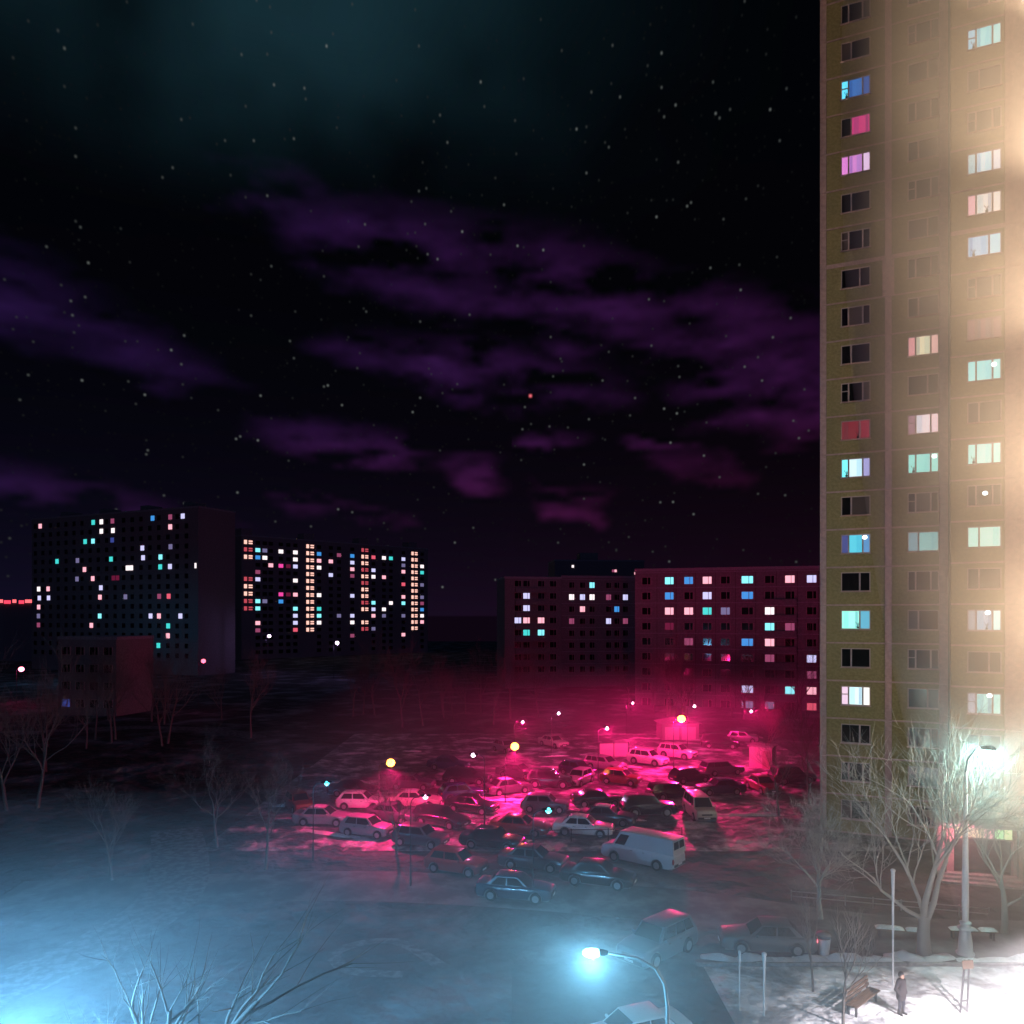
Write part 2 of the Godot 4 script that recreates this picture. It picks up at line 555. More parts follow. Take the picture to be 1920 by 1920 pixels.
# ---------------------------------------------------------------- trees
func grow(trunk: MB, twigs: MB, at: Vector3, dir: Vector3, length: float, rad: float, depth: int, most: int, rng: RandomNumberGenerator, spread: float, lift: float) -> void:
	var seg := 5 if depth == 0 else (4 if depth < 3 else 3)
	var pts := [at]
	var rads := [rad]
	var d := dir
	var p := at
	for i in seg:
		var wob := 0.10 if depth == 0 else 0.24
		d = (d + Vector3(rng.randf_range(-wob, wob), rng.randf_range(-wob, wob) * 0.6 + lift * 0.10, rng.randf_range(-wob, wob))).normalized()
		p += d * length / seg
		pts.append(p)
		rads.append(rad * lerpf(1.0, 0.45 if depth < most else 0.15, float(i + 1) / seg))
	(trunk if depth < 2 else twigs).tube(pts, rads, 8 if depth == 0 else (6 if depth == 1 else (4 if depth == 2 else 3)), depth < 2)
	if depth >= most:
		return
	var kids: int = [5, 5, 5, 4, 4, 3][mini(depth, 5)]
	for k in kids:
		var u := rng.randf_range(0.35 if depth > 0 else 0.42, 1.0) if k < kids - 1 else 1.0
		var s := clampi(int(u * seg), 0, seg - 1)
		var fr := u * seg - s
		var from: Vector3 = pts[s].lerp(pts[s + 1], fr)
		var here: Vector3 = (pts[s + 1] - pts[s]).normalized()
		var ax := Vector3(rng.randf_range(-1, 1), rng.randf_range(-1, 1), rng.randf_range(-1, 1))
		ax = (ax - here * ax.dot(here)).normalized()
		var bend := rng.randf_range(0.35, 0.85) * spread * (0.55 if k == kids - 1 else 1.0)
		var nd := (here * cos(bend) + ax * sin(bend) + Vector3.UP * 0.10 * lift).normalized()
		var r2: float = lerpf(rads[s], rads[s + 1], fr) * rng.randf_range(0.50, 0.72)
		grow(trunk, twigs, from, nd, length * rng.randf_range(0.58, 0.82), maxf(r2, 0.009), depth + 1, most, rng, spread, lift)

var tree_kits := []

func tree_kit(sd: int, length: float, rad: float, most: int, spread: float, lift: float) -> Array:
	var rng := RandomNumberGenerator.new()
	rng.seed = sd
	var a := MB.new()
	var b := MB.new()
	grow(a, b, Vector3(0, -0.05, 0), Vector3(rng.randf_range(-0.08, 0.08), 1, rng.randf_range(-0.08, 0.08)).normalized(), length, rad, 0, most, rng, spread, lift)
	return [a.mesh(), b.mesh()]

func tree(kit: Array, x: float, z: float, turn: float, size: float, label: String, group: String, called := "bare_tree", pale := false) -> Node3D:
	var t := thing(called, Vector3(x, 0, z), turn, label, "tree", group)
	t.scale = Vector3.ONE * size
	part(t, "trunk", kit[0], M.palebark if pale else M.bark)
	part(t, "crown", kit[1], M.palebark if pale else M.twig)
	return t

# ---------------------------------------------------------------- lamps
func lamp_kit() -> void:
	var m := MB.new()
	m.tube([Vector3(0, 0, 0), Vector3(0, 1.0, 0), Vector3(0, 1.02, 0), Vector3(0, 5.2, 0)], [0.085, 0.085, 0.055, 0.042], 10)
	M.k_pole = m.mesh()
	m = MB.new()
	m.tube([Vector3(0, 5.15, 0), Vector3(0.05, 5.42, 0), Vector3(0.22, 5.58, 0), Vector3(0.55, 5.64, 0)], [0.035, 0.032, 0.03, 0.028], 8)
	M.k_arm = m.mesh()
	m = MB.new()
	m.grid([[Vector3(0.5, 5.67, 0.05), Vector3(0.5, 5.72, 0), Vector3(0.5, 5.67, -0.05)], [Vector3(0.62, 5.66, 0.17), Vector3(0.62, 5.78, 0), Vector3(0.62, 5.66, -0.17)], [Vector3(0.95, 5.66, 0.19), Vector3(0.95, 5.80, 0), Vector3(0.95, 5.66, -0.19)], [Vector3(1.22, 5.68, 0.10), Vector3(1.22, 5.75, 0), Vector3(1.22, 5.68, -0.10)], [Vector3(1.25, 5.68, 0.01), Vector3(1.25, 5.69, 0), Vector3(1.25, 5.68, -0.01)]])
	M.k_head = m.mesh()
	m = MB.new()
	m.ball(Vector3.ZERO, Vector3(0.165, 0.15, 0.165), 14)
	M.k_bulb = m.mesh()

func street_lamp(x: float, z: float, turn: float, height: float, col: Color, energy: float, face: Material, label: String, group := "", bulb := 1.0, cone := 0.0) -> Node3D:
	var t := thing("street_lamp", Vector3(x, 0, z), turn, label, "street lamp", group)
	var up := height - 5.60
	var s := height / 5.6
	part(t, "pole", M.k_pole, M.darksteel, Vector3.ZERO, Basis.from_scale(Vector3(0.7, (5.2 + up) / 5.2, 0.7)))
	part(t, "arm", M.k_arm, M.darksteel, Vector3(0, up, 0))
	var h := part(t, "lamp_head", M.k_head, M.darksteel, Vector3(0, up, 0))
	part(h, "bulb", M.k_bulb, face, Vector3(0.90, 5.62, 0), Basis.from_scale(Vector3.ONE * bulb))  # drawn larger for bright lamps, the size standing for their bloom
	var under := Vector3(0.90, 5.62 + up - 0.15 * bulb - 0.10, 0)
	if cone == 0.0:
		omni(t, under, col, energy, 0.08)
		return t
	var l := SpotLight3D.new()                             # a lamp whose hood throws its light down
	l.name = "lamp_light"
	l.light_color = col
	l.light_energy = energy
	l.light_size = 0.08
	l.spot_range = 120.0
	l.spot_attenuation = 2.0
	l.spot_angle = cone
	l.spot_angle_attenuation = 0.6
	l.shadow_enabled = true
	t.add_child(l, true)
	l.position = under
	l.rotation_degrees = Vector3(-90, 0, 0)
	return t

# ---------------------------------------------------------------- buildings
func tone(code: String) -> Material:
	match code:
		"w": return glow(1.35, 1.15, 1.2)
		"p": return glow(1.25, 0.55, 0.68)
		"q": return glow(0.30, 0.06, 0.14)
		"m": return glow(0.95, 0.07, 0.40)
		"r": return glow(0.85, 0.11, 0.18)
		"R": return glow(0.13, 0.008, 0.035)
		"c": return glow(0.30, 1.10, 1.25)
		"t": return glow(0.06, 0.75, 0.72)
		"b": return glow(0.05, 0.30, 0.78)
		"l": return glow(0.70, 0.68, 1.10)
		"L": return glow(0.17, 0.15, 0.30)
		"B": return glow(0.04, 0.06, 0.28)
		"S": return glow(1.35, 0.72, 0.60)
		"s": return glow(0.55, 0.07, 0.10)
	return M.darkglass

# the floors of the far blocks are 2.8 m apart; rows of letters name the glow of one column of windows, top floor first
func far_block(called: String, at: Vector3, yaw: float, x0: float, x1: float, roof: float, depth: float, wall: Material, label: String) -> Node3D:
	var t := thing(called, at, deg_to_rad(yaw), label, "building")
	bx(t, "wall", Vector3(x1 - x0, roof, depth), wall, Vector3((x0 + x1) / 2, roof / 2, -depth / 2))
	var m := MB.new()
	m.box(Vector3((x0 + x1) / 2, roof + 0.25, -0.15), Vector3(x1 - x0 + 0.3, 0.5, 0.3))
	m.box(Vector3((x0 + x1) / 2, roof + 0.25, -depth + 0.15), Vector3(x1 - x0 + 0.3, 0.5, 0.3))
	m.box(Vector3(x0 + 0.15, roof + 0.25, -depth / 2), Vector3(0.3, 0.5, depth - 0.6))
	m.box(Vector3(x1 - 0.15, roof + 0.25, -depth / 2), Vector3(0.3, 0.5, depth - 0.6))
	part(t, "parapet", m.mesh(), M.kerb)
	return t

func plain_window(t: Node, s: float, y: float, w: float, h: float, mt: Material) -> void:
	bx(t, "window", Vector3(w, h, 0.10), mt, Vector3(s, y, 0.04))

func framed_window(t: Node, s: float, y: float, code: String, w := 1.7) -> void:
	if not M.has("k_fw"):
		var m := MB.new()
		for q in [-1, 1]:
			m.box(Vector3(q * 0.47, 0, 0), Vector3(0.06, 1.4, 0.14))
			m.box(Vector3(0, q * 0.67, 0), Vector3(0.88, 0.06, 0.14))
		m.box(Vector3(0.12, 0, 0.0), Vector3(0.05, 1.28, 0.12))
		M.k_fw = m.mesh()
	var o := part(t, "window", M.k_fw, M.frame, Vector3(s, y, 0.03), Basis.from_scale(Vector3(w, 1, 1)))
	var mt := tone(code)
	bx(o, "pane", Vector3(0.54, 1.28, 0.03), mt, Vector3(-0.175, 0, 0.0))
	bx(o, "pane", Vector3(0.295, 1.28, 0.03), mt, Vector3(0.2925, 0, 0.0))

func far_buildings() -> void:
	# the long block with few lit windows
	var t := far_block("apartment_block", Vector3(-147.0, 0, -249.3), -24.6, -4.0, 66.0, 46.6, 14.0, M.farwall, "dark long apartment block with scattered lit windows beside the lit stairwell block")
	var lit := [[0, 44.5, "p"], [23.9, 44.5, "t"], [27.4, 44.5, "w"], [32.1, 44.5, "q"], [27.4, 41.7, "w"], [32.3, 41.7, "w"], [20.4, 38.9, "t"], [23.8, 38.9, "c"], [32, 38.9, "B"], [48.5, 44.5, "b"], [55.4, 44.5, "q"], [55.4, 41.7, "p"], [60.2, 44.5, "l"], [44.4, 36.1, "l"],
		[55.5, 36.1, "L"], [44.7, 33.3, "l"], [51.6, 33.3, "c"], [51.5, 30.5, "t"], [55.3, 30.5, "l"], [7.8, 33.3, "t"], [17, 33.3, "L"], [31.5, 33.3, "t"], [38.4, 30.5, "w"], [39.9, 30.5, "w"], [20.1, 30.5, "p"], [16.8, 27.7, "L"], [23.7, 27.7, "p"], [32.5, 27.7, "R"], [34.2, 27.7, "R"], [-0.7, 24.9, "w"], [3.7, 24.9, "p"],
		[27.2, 24.9, "l"], [-0.4, 22.1, "l"], [3.9, 22.1, "l"], [26.8, 22.1, "p"], [37.5, 22.1, "L"], [-0.7, 19.3, "p"], [54.8, 22.1, "r"], [51.1, 22.1, "q"], [-0.8, 16.5, "L"], [26.7, 16.5, "c"], [47.7, 16.5, "l"], [51, 16.5, "p"], [59.3, 16.5, "l"], [-0.8, 13.7, "q"], [23.1, 13.7, "p"], [54.6, 13.7, "t"], [54.5, 10.9, "p"], [50.8, 8.1, "t"], [65, 30.5, "w"]]
	for q in lit:
		plain_window(t, q[0], q[1], 1.35 if q[0] < 64 else 0.6, 1.4, tone(q[2]))
	var dark := MB.new()
	for r in 15:
		for k in 19:
			var s := -2.3 + k * 3.55
			var clear := true
			for q in lit:
				if absf(q[1] - (44.5 - r * 2.8)) < 0.5 and absf(q[0] - s) < 1.6:
					clear = false
			if clear:
				dark.box(Vector3(s, 44.5 - r * 2.8, 0.02), Vector3(1.3, 1.35, 0.08))
	var o := part(t, "unlit_windows", dark.mesh(), M.darkglass)
	o.set_meta("kind", "stuff")
	for k in 4:
		bx(t, "stair_tower", Vector3(3.4, 2.6, 5.0), M.farwall, Vector3(5.0 + k * 17.5, 46.6 + 1.3, -7.0))
	# the block with four lit stairwells
	t = far_block("stairwell_block", Vector3(-100.0, 0, -304.7), 44.7, -3.2, 86.5, 46.8, 14.0, M.farwall, "apartment block with four bright stairwell columns of warm light")
	var cols := {3.4: ".cb.ql..cc.pq.", 6.3: ".Lw.....L.....", 8.8: "...p..........", 13.1: ".w.m...mb.....", 16.3: "...R...R......", 19.4: ".wwl.w.p.cllr.", 30.1: ".bpw...w.tcw..", 35.6: "..p.l.........", 39.5: ".q........L...", 46.0: ".blpq..l..lw.q",
		56.7: ".r.lw...clp.L.", 62.2: ".w..p....wL...", 65.9: ".t......w.....", 72.7: ".lLp.r.pc.L..p", 83.2: "..wt.L.Lqbwp.."}
	dark = MB.new()
	for s in cols:
		for r in 16:
			var code: String = cols[s][r] if r < 14 else "."
			var y := 44.6 - r * 2.8
			if code != ".":
				plain_window(t, s, y, 1.9, 1.45, tone(code))
			else:
				dark.box(Vector3(s, y, 0.02), Vector3(1.8, 1.4, 0.08))
	o = part(t, "unlit_windows", dark.mesh(), M.darkglass)
	o.set_meta("kind", "stuff")
	var stairs := {-0.6: "SsS..sSSss...", 25.9: "SSSSSSSSSSSSS", 52.2: "sSSsSsSSsS.Ss", 78.8: "SSSSSSSSSSSSS"}
	for s in stairs:
		bx(t, "stair_tower", Vector3(4.4, 3.0, 5.0), M.farwall, Vector3(s, 46.8 + 1.5, -3.5))
		for r in 13:
			var code: String = stairs[s][r]
			if code != ".":
				var y := 44.6 - r * 2.8
				plain_window(t, s - 1.0, y, 1.15, 1.5, tone(code))
				plain_window(t, s + 1.05, y + 0.42, 1.5, 0.5, tone(code))
				plain_window(t, s + 1.05, y - 0.42, 1.5, 0.5, tone(code))
	# two nine-storey blocks behind the car park
	t = far_block("panel_block", Vector3(3.3, 0, -182.8), 9.8, -5.0, 8.2, 25.0, 12.0, M.block, "end section of panel block with cyan and pink lit windows below balconies")
	var wins := {-2.0: "DD.lD...", 0.0: "Dllpt...", 3.4: "DDDpc...", 6.2: "D.D.D..."}
	for s in wins:
		for r in 8:
			var code: String = wins[s][r]
			framed_window(t, s, 23.9 - r * 2.8, code)
	for r in 8:
		bx(t, "balcony", Vector3(7.6, 1.0, 0.9), M.block2, Vector3(1.2, 22.4 - r * 2.8, 0.5))
	t = far_block("panel_block", Vector3(3.3 + 8.3 * cos(deg_to_rad(9.8)), 0, -182.8 - 8.3 * sin(deg_to_rad(9.8)) - 1.4), 9.8, 0.0, 18.2, 25.4, 12.0, M.block, "nine storey panel block with white lit windows near its roof corner")
	wins = {2.4: ".wDq....", 5.0: ".lpD....", 7.3: "cwD.....", 11.3: ".qDl....", 13.3: "..bD....", 15.4: ".lDq...."}
	for s in wins:
		for r in 8:
			framed_window(t, s, 23.7 - r * 2.8, wins[s][r], 1.35)
	for r in 9:
		bx(t, "floor_band", Vector3(18.2, 0.16, 0.10), M.kerb, Vector3(9.1, 25.0 - r * 2.8, 0.045))
	t = far_block("panel_block", Vector3(28.9, 0, -147.5), -17.5, -6.2, 34.0, 24.8, 12.0, M.block2, "pink lit nine storey panel block beside the tower with cyan corner window")
	wins = {-4.1: "DDD.D...", 0.1: "cbpR....", 3.6: "bDpDq...", 6.9: "pltDD...", 10.1: "DDL.D...", 13.9: "cbD.b..lL", 17.7: "DDwcpq..L", 21.1: "pDDq...c.", 24.7: "lDD..lqpr", 28.6: "D.D.D.D.D"}
	for s in wins:
		var big: bool = s == 13.9
		for r in 9:
			var code: String = wins[s][r] if r < wins[s].length() else "."
			framed_window(t, s, 23.0 - r * 2.8, code, 2.2 if big else 1.75)
	for r in 10:
		bx(t, "floor_band", Vector3(40.2, 0.16, 0.10), M.kerb, Vector3(13.9, 24.5 - r * 2.8, 0.045))
	for k in 12:
		bx(t, "panel_joint", Vector3(0.10, 24.6, 0.06), M.core, Vector3(-2.0 + k * 3.5 - 0.15, 12.3, 0.025))
	for r in 7:
		var b := bx(t, "balcony", Vector3(5.6, 1.05, 0.95), M.block, Vector3(19.4, 20.2 - r * 2.8 - 1.25, 0.56))
		bx(b, "balcony_slab", Vector3(5.7, 0.14, 1.0), M.kerb, Vector3(0, -0.60, 0.0))
	# the taller roof behind them
	t = far_block("tall_block", Vector3(14.0, 0, -262.0), 6.0, 0.0, 30.0, 34.5, 14.0, M.farwall, "dark taller block rising behind the two panel blocks with red roof lights")
	bx(t, "stair_tower", Vector3(6, 3, 6), M.farwall, Vector3(12, 36.0, -6))
	for q in [[6.0, 32.8, "w"], [19.5, 31.4, "q"], [20.3, 31.4, "p"], [27.0, 30.6, "p"]]:
		plain_window(t, q[0], q[1], 0.7, 0.8, tone(q[2]))
	# low school with a snowy roof far to the side
	t = far_block("school_building", Vector3(-76.0, 0, -134.0), -14.0, 0.0, 11.4, 12.6, 9.0, M.farwall, "low school building with snow on its flat roof below the dark long block")
	bx(t, "roof_snow", Vector3(10.6, 0.25, 8.2), M.snow, Vector3(5.7, 12.73, -4.5))
	for r in 4:
		for k in 4:
			framed_window(t, 1.6 + k * 2.75, 2.0 + r * 2.9, "B" if (r * 7 + k * 3) % 11 == 0 else "D", 1.8)
	# shop with a red sign at the far end of the road
	t = thing("department_store", Vector3(-186.0, 0, -291.0), deg_to_rad(10.0), "far dark store with a glowing red sign band along its roof", "shop")
	bx(t, "wall", Vector3(20.0, 21.0, 8.0), M.farwall, Vector3(6, 10.5, -4))
	for k in 7:
		bx(t, "sign_panel", Vector3(1.2 + 0.5 * (k % 3), 1.2, 0.25), glow(1.6, 0.22, 0.25) if k % 2 else glow(1.3, 0.08, 0.16), Vector3(-2.4 + k * 2.35, 21.6 + 0.3 * (k % 2), 0.2))

# ---------------------------------------------------------------- the tower
func tower_frame(cuts: Array, split: bool) -> ArrayMesh:
	var m := MB.new()
	for q in [-1, 1]:
		m.box(Vector3(q * 0.965, 0, 0), Vector3(0.07, 1.42, 0.10))
		m.box(Vector3(0, q * 0.675, 0), Vector3(1.86, 0.07, 0.10))
	for x in cuts:
		m.box(Vector3(x, 0, 0), Vector3(0.11, 1.28, 0.09))
	if split:
		m.box(Vector3((cuts[0] - 0.985) / 2 + 0.0, 0.10, 0), Vector3(absf(cuts[0] + 0.93) - 0.055, 0.07, 0.08))
	return m.mesh()

func tower_window(t: Node, s: float, y: float, z: float, kind: int, glows: Array, lamp := Vector3.ZERO, drawn := 9) -> void:
	var cuts: Array = [[-0.48, 0.48], [0.28], [-0.48, 0.48], [-0.30]][kind]
	var key := "k_tw%d" % kind
	if not M.has(key):
		M[key] = tower_frame(cuts, kind == 2)
	var o := part(t, "window", M[key], M.frame, Vector3(s, y, z - 0.06))
	bx(o, "sill", Vector3(2.1, 0.05, 0.20), M.strip, Vector3(0, -0.735, 0.10))
	var xs := [-0.93]
	for c in cuts:
		xs.append(c)
	xs.append(0.93)
	for i in xs.size() - 1:
		var a: float = xs[i] + (0.055 if i > 0 else 0.0)
		var b: float = xs[i + 1] - (0.055 if i < xs.size() - 2 else 0.0)
		var g = glows[mini(i, glows.size() - 1)] if glows.size() else null
		if g == null:
			bx(o, "pane", Vector3(b - a, 1.28, 0.02), M.drawn if drawn == i else M.darkglass, Vector3((a + b) / 2, 0, -0.01))
			continue
		var pane := bx(o, "pane", Vector3(b - a, 1.28, 0.02), glow(g[0], g[1], g[2]), Vector3((a + b) / 2, 0, -0.02))
		if (b - a) > 0.6:                                # a hanging drawn half aside; its own glow stands for room light
			var m := MB.new()
			var rows := []
			for e in 2:
				var row := []
				for k in 13:
					row.append(Vector3(-0.17 + 0.34 * k / 12.0, -0.60 + 1.2 * e, 0.02 * sin(k * 2.1) + 0.035))
				rows.append(row)
			m.grid(rows)
			part(pane, "curtain", m.mesh(), glow(g[0] * 0.72, g[1] * 0.86, g[2] * 0.92), Vector3((b - a) * (0.28 if int(y) % 2 else -0.26), 0, 0))
			if int(y) % 3:
				part(pane, "curtain", m.mesh(), glow(g[0] * 0.55, g[1] * 0.62, g[2] * 0.74), Vector3((b - a) * (-0.36 if int(y) % 2 else 0.36), 0, 0), Basis.from_scale(Vector3(0.55, 1, 1)))
	if glows.size() and int(y * 3.0 + s) % 2 == 0:           # a pot plant on the inner sill
		var m := MB.new()
		m.lathe(Vector3(0, -0.62, 0.02), [[0.0, 0.0], [0.07, 0.0], [0.09, 0.14], [0.0, 0.14]], 8)
		for q in 7:
			m.bar(Vector3(0, -0.48, 0.02), Vector3(sin(q * 2.3) * 0.16, -0.24 + 0.05 * (q % 3), 0.02 + 0.015 * cos(q * 2.3)), 0.03, 0.012)
		part(o, "pot_plant", m.mesh(), M.plastic, Vector3(-0.62 if int(y) % 2 else 0.15, 0, 0.0))
	if lamp != Vector3.ZERO:
		var m := MB.new()
		m.ball(Vector3.ZERO, Vector3(0.16, 0.14, 0.06), 10)
		part(o, "ceiling_lamp", m.mesh(), glow(4.0, 4.4, 4.4), lamp)

func tower() -> void:
	var t := thing("tower_block", Vector3(25.3, 0, -58.9), deg_to_rad(-24.4), "tall panel tower with pale joint strips and an added unseen wing of warm lit landings", "tower")
	var FH := 2.8
	var top := 17.28 + FH * 18
	bx(t, "core", Vector3(12.9, top + 1.0, 15.0), M.core, Vector3(4.25, (top + 1.0) / 2, -7.85))
	bx(t, "core", Vector3(4.5, top + 1.0, 2.0), M.core, Vector3(8.38, (top + 1.0) / 2, 0.70))
	# wall panels: a slab with an opening for each window, every one a piece of its own
	var spans := [[-2.0, 1.95, 0.0, 0.0], [2.4, 5.45, 4.43, 0.0], [5.99, 9.15, 7.98, 2.09]]
	var kits := []
	for c in spans:
		var m := MB.new()
		var g := 0.012
		var x0: float = c[0] + g
		var x1: float = c[1] - g
		var wl: float = c[2] - 1.0
		var wr: float = minf(c[2] + 1.0, x1 - 0.01)
		var yb := -1.71 + 0.06                            # below and above the window's middle
		var yt := 1.09 - 0.06
		m.box(Vector3((x0 + wl) / 2, (yb + yt) / 2, -0.09), Vector3(wl - x0, yt - yb, 0.18))
		m.box(Vector3((wr + x1) / 2, (yb + yt) / 2, -0.09), Vector3(x1 - wr, yt - yb, 0.18))
		m.box(Vector3((wl + wr) / 2, (yb - 0.71) / 2, -0.09), Vector3(wr - wl, -0.71 - yb, 0.18))
		m.box(Vector3((wl + wr) / 2, (yt + 0.71) / 2, -0.09), Vector3(wr - wl, yt - 0.71, 0.18))
		kits.append(m.mesh())
	var lit := {
		0: {14: [2, [[0.15, 0.95, 1.3], [0.05, 0.19, 0.55], [0.03, 0.10, 0.36]]], 13: [3, [null, [0.72, 0.05, 0.22]]], 12: [0, [[0.85, 0.25, 0.75], [0.85, 0.30, 0.80], [1.1, 0.75, 1.1]]], 5: [1, [[0.17, 0.012, 0.022], [0.24, 0.015, 0.03]]],
			4: [0, [[0.22, 1.0, 1.05], [0.75, 0.98, 1.05], [0.42, 0.40, 0.75]]], 2: [0, [[0.05, 0.06, 0.22], [0.10, 0.62, 0.78], [0.10, 0.28, 0.55]], Vector3(0.62, 0.45, 0.08)], 0: [1, [[0.42, 1.15, 0.95], [0.12, 0.45, 0.62]]], -2: [2, [[0.95, 0.66, 0.85], [0.86, 1.12, 1.12], [1.15, 1.1, 1.05]]]},
		1: {7: [0, [[0.90, 0.36, 0.38], [1.1, 0.95, 0.62], [1.0, 0.55, 0.50]]], 5: [2, [[0.35, 0.16, 0.22], [1.15, 0.92, 0.96], [1.15, 0.80, 0.86]]], 4: [0, [[0.38, 1.05, 0.92]], Vector3(0.70, 0.42, 0.08)], 2: [3, [[0.20, 0.34, 0.38], [0.26, 0.56, 0.54]]]},
		2: {14: [2, [[0.40, 0.78, 1.0], [0.42, 1.12, 1.15], [0.55, 1.15, 1.15]]], 11: [0, [[0.48, 0.72, 0.78], [0.80, 1.08, 1.18], [0.95, 0.95, 1.05]]], 10: [0, [[1.1, 0.55, 0.62], [1.2, 1.05, 0.95]]], 9: [1, [[0.48, 0.74, 0.98], [0.52, 0.92, 1.1]]], 7: [0, [[0.34, 0.17, 0.16]]],
			6: [0, [[0.46, 1.12, 1.1]], Vector3(0.56, 0.30, 0.08)], 4: [0, [[0.50, 1.1, 1.0], [0.66, 1.15, 1.05], [0.55, 1.15, 1.05]]], 3: [0, [null], Vector3(0.05, 0.12, 0.06)], 2: [3, [[0.62, 1.1, 0.95], [0.68, 1.12, 0.96]]], 0: [0, [[0.36, 0.34, 0.38], [0.50, 0.58, 0.70], [0.65, 1.05, 1.05]], Vector3(0.2, 0.5, 0.08)], -2: [2, [[0.50, 0.44, 0.52], [0.46, 0.86, 0.82], [0.55, 1.0, 0.92]], Vector3(0.30, 0.55, 0.08)]},
	}
	for k in range(-5, 18):
		var y := 16.22 + FH * k
		for c in 3:
			var sp: Array = spans[c]
			part(t, "wall_panel", kits[c], M.panel, Vector3(0, y, sp[3]))
			if lit[c].has(k):
				var q: Array = lit[c][k]
				tower_window(t, sp[2], y, sp[3], q[0], q[1], q[2] if q.size() > 2 else Vector3.ZERO)
			else:
				tower_window(t, sp[2], y, sp[3], (k * 5 + c * 3 + 60) % 4, [], Vector3.ZERO, (k * 7 + c * 5 + 70) % 5)
	for k in range(-6, 19):                                # joint strips between the storeys
		var y := 17.28 + FH * k + 0.03
		var thick := 0.30 if k == 9 else 0.11
		bx(t, "joint_strip", Vector3(3.95, thick, 0.10), M.strip, Vector3(-0.025, y, -0.02))
		bx(t, "joint_strip", Vector3(3.05, thick, 0.10), M.strip, Vector3(3.925, y, -0.02))
		bx(t, "joint_strip", Vector3(3.16, thick, 0.10), M.strip, Vector3(7.57, y, 2.07))
	for k in range(-6, 18):
		var y0 := 17.28 + FH * k
		var wide := 0.34 if k == 8 else 0.0
		bx(t, "pilaster", Vector3(0.44, FH - 0.02, 0.24), M.strip, Vector3(-2.23, y0 + FH / 2, -0.06))
		bx(t, "pilaster", Vector3(0.45 + wide, FH - 0.02, 0.24), M.strip, Vector3(2.175, y0 + FH / 2, -0.05 + (0.02 if wide > 0 else 0.0)))
		bx(t, "pilaster", Vector3(0.53, FH - 0.02, 0.24), M.strip, Vector3(5.715, y0 + FH / 2, -0.05))
		bx(t, "pilaster", Vector3(1.55, FH - 0.02, 0.26), M.strip, Vector3(9.93, y0 + FH / 2, 2.03))
	# added wing of landings out of view, its lamps warming the tower side
	for k in range(-5, 19):
		var y0 := 17.28 + FH * (k - 1)
		var lg := bx(t, "added_landing", Vector3(4.2, 0.16, 10.4), M.kerb, Vector3(15.2, y0, 4.6))
		bx(lg, "parapet", Vector3(0.12, 1.0, 10.2), M.panel, Vector3(-2.0, 0.58, 0))
		var m := MB.new()
		m.box(Vector3(12.78, y0 + 1.95, 8.80), Vector3(0.46, 0.05, 0.05))
		m.box(Vector3(13.05, y0 + 1.88, 8.80), Vector3(0.10, 1.60, 0.10))
		part(t, "added_bracket", m.mesh(), M.darksteel)
		m = MB.new()
		m.ball(Vector3.ZERO, Vector3(0.13, 0.16, 0.13), 12)
		part(t, "added_lamp", m.mesh(), glow(9.0, 7.4, 5.0), Vector3(12.45, y0 + 1.95, 8.80))
		omni(t, Vector3(12.45, y0 + 1.95, 8.80), ADDED_WARM, G_ADDED_LAMP, 0.12)
		if k % 3 == 0 and k >= -3:                                     # added floods, out of view, that light the fog before the tower
			var fl := bx(t, "added_floodlight", Vector3(0.14, 0.42, 0.52), M.darksteel, Vector3(12.45, y0 + 1.2, 9.72), Basis(Vector3.UP, deg_to_rad(-72.0)))
			bx(fl, "added_lamp_face", Vector3(0.02, 0.36, 0.46), glow(10.0, 8.0, 5.6), Vector3(-0.085, 0, 0))
			var sp := SpotLight3D.new()
			sp.name = "added_flood_light"
			sp.light_color = ADDED_WARM
			sp.light_energy = G_ADDED_FLOOD
			sp.light_size = 0.2
			sp.spot_range = 120.0
			sp.spot_attenuation = 2.0
			sp.spot_angle = 40.0
			sp.spot_angle_attenuation = 0.5
			sp.shadow_enabled = true
			t.add_child(sp, true)
			sp.position = Vector3(12.30, y0 + 1.2, 9.95)
			sp.rotation_degrees = Vector3(18, 162, 0)
	bx(t, "core", Vector3(4.4, top + 1.0, 14.0), M.core, Vector3(13.3, (top + 1.0) / 2, -7.8))
	bx(t, "roof_slab", Vector3(20.4, 0.4, 20.0), M.kerb, Vector3(7.4, top + 1.2, -5.0))

# ---------------------------------------------------------------- the square's furniture
func rail_fence(called: String, a: Vector3, b: Vector3, h: float, step: float, mt: Material, label: String) -> void:
	var d := b - a
	var t := thing(called, a, atan2(-d.z, d.x), label, "fence")
	var L := d.length()
	var nn := int(L / step)
	for k in nn + 1:
		bx(t, "post", Vector3(0.07, h, 0.07), mt, Vector3(L * k / nn, h / 2, 0))
	for y in [h * 0.45, h - 0.06]:
		bx(t, "rail", Vector3(L, 0.05, 0.035), mt, Vector3(L / 2, y, 0.055))

